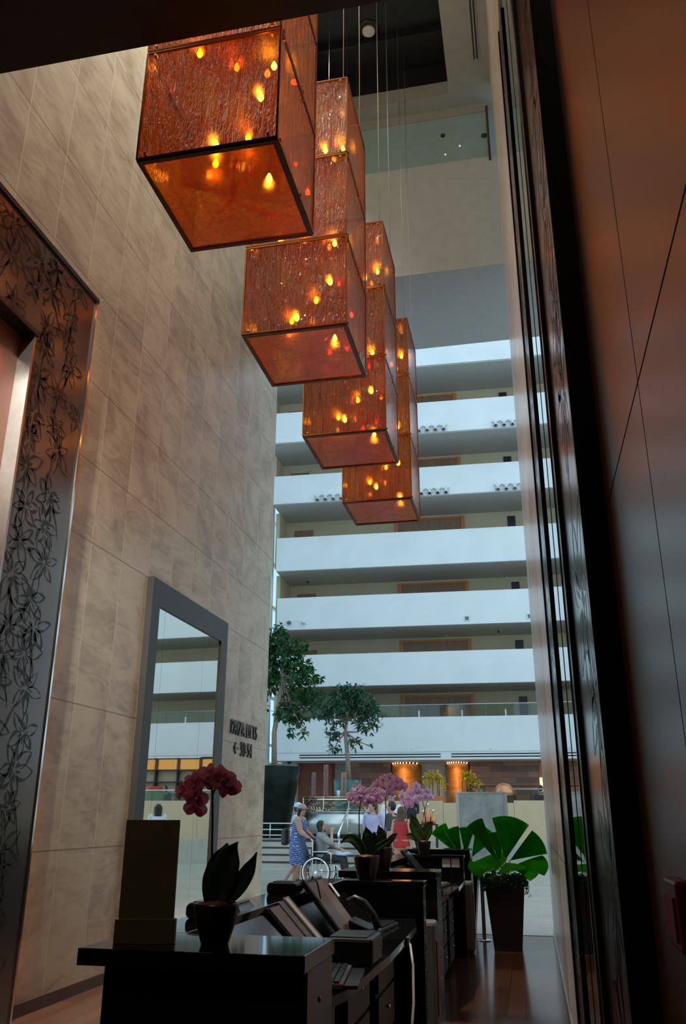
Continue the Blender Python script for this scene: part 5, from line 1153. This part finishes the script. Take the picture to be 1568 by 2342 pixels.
person('woman with black bob and grey top seated in the wheelchair, hand at her face', (-4.22, 18.35, 0), -PI / 2, 1.58, lean=-0.06, pelvis=(0, -0.10, 0.64),
       L=((-0.24, 0.10, 0.84), (-0.15, 0.30, 0.80), 0.8), R=((0.22, 0.16, 0.93), (0.07, 0.13, 1.18), 1.0),
       legL=((-0.10, 0.38, 0.60), (-0.11, 0.46, 0.23), (-0.11, 0.58, 0.17)), legR=((0.10, 0.38, 0.60), (0.11, 0.46, 0.23), (0.11, 0.58, 0.17)),
       top='greytop', sleeve=0.9, bottom='trousers', hair='bob', yaw=-0.3, pitch=-0.25)
lb = thing('folded_bag', 'light blue folded bag on the lap of the seated woman', 'bag', (-3.88, 18.30, 0.655), 0.1)
bb = MB(); bb.ell((0, 0, 0), (0.16, 0.12, 0.035), 14, 8); bb.ell((0.10, -0.03, 0.015), (0.09, 0.08, 0.03), 12, 8); bb.ell((-0.09, 0.03, 0.025), (0.08, 0.08, 0.035), 12, 8); bb.build('cloth', 'lightblue', lb)
# standing people further along the hall
person('man in lavender shirt and black trousers standing with hands behind his back', (-3.70, 21.0, 0), PI * 0.94, 1.72,
       L=((-0.245, -0.10, 1.13), (-0.12, -0.17, 0.93), 0.6), R=((0.245, -0.10, 1.13), (0.12, -0.17, 0.93), 0.6), top='lavender', sleeve=1.9, bottom='trousers', yaw=-0.75)
person('man in charcoal tee shirt standing in profile beside the lavender shirt', (-2.93, 19.0, 0), PI / 2 - 0.2, 1.70, top='greytee', sleeve=0.9, bottom='trousers', wide=1.08, yaw=0.1)
person('woman with long brown hair and red top seen from behind', (-2.58, 18.0, 0), -0.35, 1.58, top='redtop', sleeve=0.0, bottom='tan', hair='long', hairmat='hairbrown')
person('cook in white jacket and white cap behind the man in charcoal', (-3.70, 23.9, 0), PI, 1.98 - 0.0, top='whitecloth', sleeve=1.8, bottom='trousers', hat='whitecloth')
person('dark haired person in black standing behind the lilac orchids', (-3.55, 26.9, 0.72), PI, 1.40, top='trousers', sleeve=1.8, bottom='trousers')
person('dark haired diner behind the glass balustrade near the right wall', (0.37, 30.0, 0.72), 0.4, 1.66, pelvis=(0, 0, 0.93), top='trousers', sleeve=1.5, bottom='trousers')
person('woman with long dark hair and white top walking, seen in the wall mirror', (2.14, 22.0, 0), -0.5, 1.68, top='whitecloth', sleeve=0.4, bottom='trousers', hair='long')
person('diner in dark jacket behind the cream wall, seen in the wall mirror', (5.45, 30.0, 0.72), PI, 1.72, top='trousers', sleeve=1.5, bottom='trousers', hair='bob')
person('diner in charcoal top behind the cream wall, second in the wall mirror', (4.55, 29.4, 0.72), PI - 0.4, 1.55, top='greytee', sleeve=1.5, bottom='trousers')
person('diner in white top with red scarf behind the cream wall, third in the mirror', (3.85, 29.2, 0.72), PI + 0.3, 1.45, top='whitecloth', sleeve=1.5, bottom='redtop', hair='bob')

# ---------------------------------------------------------------- the restaurant counter and its things
bf = thing('food_counter', 'curved stainless food counter with glass display on the platform', 'counter', (-6.2, 28.6, 0.72))
def arc(r, z, a0=-2.25, a1=-0.85, n=20): return [(1.05 * r * math.cos(a0 + (a1 - a0) * j / n) * 1.0, r * math.sin(a0 + (a1 - a0) * j / n) + 1.2, z) for j in range(n + 1)]
MB().sheet([arc(1.75, 0.12), arc(1.75, 0.80)]).build('steel_front', 'steel', bf, solid=0.03)
MB().sheet([arc(1.65, 0.0), arc(1.65, 0.14)]).build('plinth', 'black', bf, solid=0.03)
g_ = MB(); a_ = arc(1.78, 0.80); b_ = arc(0.9, 0.80); g_.sheet([a_, b_]); g_.build('shelf', 'steel', bf, solid=0.03)
MB().sheet([arc(1.76, 0.83), arc(1.72, 1.24)]).build('glass_front', 'glass', bf, solid=0.01)
MB().sheet([arc(1.74, 1.25), arc(1.0, 1.25)]).build('glass_top', 'railglass', bf, solid=0.015)
MB().sheet([arc(1.6, 1.04), arc(1.0, 1.04)]).build('glass_shelf', 'glass', bf, solid=0.01)
MB().tube(arc(1.75, 1.26), 0.018, 6).build('top_rail', 'steel', bf)
for a in (-2.25, -1.78, -1.32, -0.85): MB().box((1.05 * 1.74 * math.cos(a) - 0.012, 1.74 * math.sin(a) + 1.19, 0.80), (1.05 * 1.74 * math.cos(a) + 0.012, 1.74 * math.sin(a) + 1.21, 1.25)).build('glass_post', 'steel', bf)
MB().sheet([arc(1.66, 1.19), arc(1.60, 1.19)]).build('light_strip', 'lanternglow', bf, solid=0.02)
kinds = ['foody', 'foody', 'foodg', 'foody', 'foodg', 'foodo', 'foodg', 'foody']
nm = ['first', 'second', 'third', 'fourth', 'fifth', 'sixth', 'seventh', 'eighth']
cn = {'foody': 'yellow', 'foodg': 'green', 'foodo': 'orange'}
for j in range(8):
    a = -2.15 + 1.2 * j / 7; x, y = -6.2 + 1.05 * 1.45 * math.cos(a), 28.6 + 1.45 * math.sin(a) + 1.2
    r = thing('food_bowl', '%s food in a white bowl in the lower counter row, %s from the left' % (cn[kinds[j]], nm[j]), 'bowl', (x, y, 1.537), 0, 'food bowls in the glass counter')
    MB().lathe([(0.06, 0), (0.13, 0.07), (0.125, 0.075), (0.055, 0.01)], seg=16).build('bowl', 'whitecloth', r)
    m_ = MB(); rr = random.Random(j)
    for q in range(7): m_.ell((rr.uniform(-.07, .07), rr.uniform(-.06, .06), 0.075 + rr.uniform(0, .04)), (0.05, 0.05, 0.042), 10, 7)
    m_.build('food', kinds[j], r)
for j in range(6):
    a = -2.08 + 1.1 * j / 5; x, y = -6.2 + 1.05 * 1.3 * math.cos(a), 28.6 + 1.3 * math.sin(a) + 1.2
    r = thing('salad_bowl', 'green salad bowl on the upper glass shelf of the counter, %s from the left' % nm[j], 'bowl', (x, y, 1.767), 0, 'salad bowls on the upper counter shelf')
    MB().lathe([(0.05, 0), (0.11, 0.05), (0.105, 0.053), (0.045, 0.01)], seg=14).build('bowl', 'whitecloth', r)
    m_ = MB(); rr = random.Random(j + 40)
    for q in range(6): m_.ell((rr.uniform(-.06, .06), rr.uniform(-.05, .05), 0.055 + rr.uniform(0, .03)), (0.045, 0.045, 0.03), 8, 6)
    m_.build('salad', 'foodg', r)
for x, y, h_, lb in ((-6.97, 28.35, 0.78, 'tall square glass vase of red fruit on the food counter, leftmost'), (-6.55, 28.30, 1.02, 'tallest square glass vase of red fruit on the food counter'), (-5.95, 28.30, 0.77, 'square glass vase of fruit before the teal planter'), (-5.52, 28.35, 0.52, 'short square glass vase at the right end of the food counter')):
    r = thing('glass_vase', lb, 'vase', (x, y, 1.98), 0, 'tall glass vases on the food counter')
    f = MB(); t = 0.065
    for sx in (-1, 1): f.box((sx * t - 0.005, -t, 0), (sx * t + 0.005, t, h_)); f.box((-t, sx * t - 0.005, 0), (t, sx * t + 0.005, h_))
    f.build('glass_body', 'glass', r)
    e_ = MB()
    for sx in (-1, 1):
        for sy in (-1, 1): e_.box((sx * t - 0.008, sy * t - 0.008, 0), (sx * t + 0.008, sy * t + 0.008, h_))
    e_.box((-t, -t, 0), (t, t, 0.03)); e_.build('glass_edges', 'railglass', r)
    m_ = MB(); rr = random.Random(int(x * 50))
    for q in range(int(h_ * 14)): m_.ell((rr.uniform(-.02, .02), rr.uniform(-.02, .02), 0.05 + q * 0.062), (0.035, 0.035, 0.033), 10, 7)
    m_.build('fruit', 'foodr', r)
    m_ = MB()
    for q in range(7): a = q * 0.9; m_.ell((0.10 * math.cos(a), 0.10 * math.sin(a), 0.035), (0.035, 0.035, 0.035), 8, 6)
    m_.build('base_fruit', 'foodr', r)
wcup = tag(MB().lathe([(0.05, 0), (0.065, 0.2), (0.06, 0.2), (0.05, 0.02)], (-6.12, 28.25, 1.98), 14).build('tumbler', 'paper'), 'white tumbler on the food counter beside the third glass vase', 'cup')
# steel railing at the top of the steps, sloped hand rail beside the steps
rl = thing('step_railing', 'low steel railing in front of the dark tapered planter', 'railing', (0, 26.45, 0.72))
for z in (0.12, 0.28, 0.46): MB().tube([(-12.4, 0, z), (-7.2, 0, z)], 0.018, 8).build('rail', 'steel', rl)
for x in (-12.3, -10.9, -9.4, -7.87, -7.2): MB().tube([(x, 0, 0), (x, 0, 0.46)], 0.018, 8).build('post', 'steel', rl)
hr = thing('stair_handrail', 'bright steel handrail sloping up beside the platform steps', 'railing', (-5.4, 25.0, 0))
MB().tube([(0, 0.02, 0.80), (0, -0.03, 0.88), (0, 0.0, 0.93), (0, 1.35, 1.62), (0, 1.5, 1.62)], 0.035, 10).build('top_rail', 'chrome', hr)
MB().tube([(0, 0.05, 0.18), (0, 0.05, 0.93)], 0.022, 8).build('post', 'steel', hr); MB().tube([(0, 1.25, 0.72), (0, 1.25, 1.56)], 0.022, 8).build('post', 'steel', hr)
# pewter board, yellow flower arrangements, copper lamps
pb = thing('notice_board', 'large pewter grey framed board standing before the cream wall', 'board', (-1.33, 25.0, 0))
MB().box((-0.62, 0.0, 0.25), (0.62, 0.03, 2.0)).build('panel', 'boardgrey', pb)
f = MB(); f.box((-0.71, -0.02, 0), (-0.62, 0.05, 2.04)); f.box((0.62, -0.02, 0), (0.71, 0.05, 2.04)); f.box((-0.62, -0.02, 2.0), (0.62, 0.05, 2.04)); f.box((-0.62, -0.02, 0.2), (0.62, 0.05, 0.26)); f.build('frame', 'steel', pb)
for s in (-1, 1): MB().box((s * 0.665 - 0.05, -0.25, 0), (s * 0.665 + 0.05, 0.25, 0.03)).build('foot', 'steel', pb)
def yellow_arr(label, loc, tips, mt='terracotta', bx=True):
    r = thing('flower_arrangement', label, 'flowers', loc, 0, 'yellow flower arrangements behind the cream wall')
    if bx: MB().box((-0.32, -0.15, 0), (0.32, 0.15, 1.30)).build('box_stand', 'woodtrim', r)
    else: MB().lathe([(0.12, 0), (0.16, 0.9), (0.12, 1.0)], seg=16).build('vase', mt, r)
    rr = random.Random(int(loc[0] * 10)); z0 = 1.30 if bx else 1.0
    for (x0, x1, zt) in tips:
        MB().tube([(x0, 0, z0), (x0 * 1.1, 0, z0 + (zt - z0) * 0.7), (x0 + (x1 - x0) * 0.4, 0, zt), (x1, 0, zt - 0.12)], 0.012, 6).build('stem', 'stem', r)
        m_ = MB()
        for q in range(60):
            t = rr.random(); c = (x0 + (x1 - x0) * (0.2 + 0.9 * t) + rr.gauss(0, .06), rr.gauss(0, .06), zt - 0.02 - 0.28 * t * t + rr.gauss(0, .07))
            leaf_card(m_, c, (rr.uniform(-1, 1), rr.uniform(-1, 1), rr.uniform(-1, 1)), (0, 0, 1), 0.09, 0.07)
        m_.build('blossom_spray', 'yellow', r)
    return r
yellow_arr('yellow flower arrangement on an orange box stand left of the pewter board', (-3.05, 29.0, 0.72), [(-0.15, -0.32, 1.98), (-0.05, -0.1, 2.0), (0.1, 0.32, 1.88), (0.15, 0.05, 1.95)])
yellow_arr('yellow flower spray on dark stems directly above the pewter board', (-1.90, 29.0, 0.72), [(-0.22, -0.05, 2.0), (-0.08, 0.12, 2.02), (-0.05, 0.30, 1.9), (0.0, 0.28, 1.75)], 'black', False)
for k, (x, z, h_, lb) in enumerate(((-2.72, 1.32, 0.48, 'tall copper bottle lamp on the stand beside the cream wall'), (-2.85, 1.30, 0.30, 'short copper bottle lamp left of the tall one'), (-2.58, 1.30, 0.32, 'short copper bottle lamp right of the tall one'))):
    r = thing('copper_bottle', lb, 'bottle', (x, 24.0, 1.2), 0, 'copper bottles on the drinks stand')
    MB().lathe([(0.05, 0), (0.07, 0.04), (0.07, h_ * 0.55), (0.03, h_ * 0.72), (0.028, h_ * 0.95), (0.035, h_)], seg=14).build('body', 'copper', r)
    MB().lathe([(0.03, h_), (0.022, h_ + 0.05), (0.001, h_ + 0.06)], seg=12).build('stopper', 'chrome', r)
ds = thing('drinks_stand', 'small dark stand carrying the copper bottles', 'table', (-2.72, 24.0, 0))
MB().box((-0.26, -0.15, 1.17), (0.26, 0.15, 1.2)).build('top', 'plastic', ds)
for sx in (-0.22, 0.22):
    for sy in (-0.12, 0.12): MB().box((sx - 0.02, sy - 0.02, 0), (sx + 0.02, sy + 0.02, 1.17)).build('leg', 'plastic', ds)
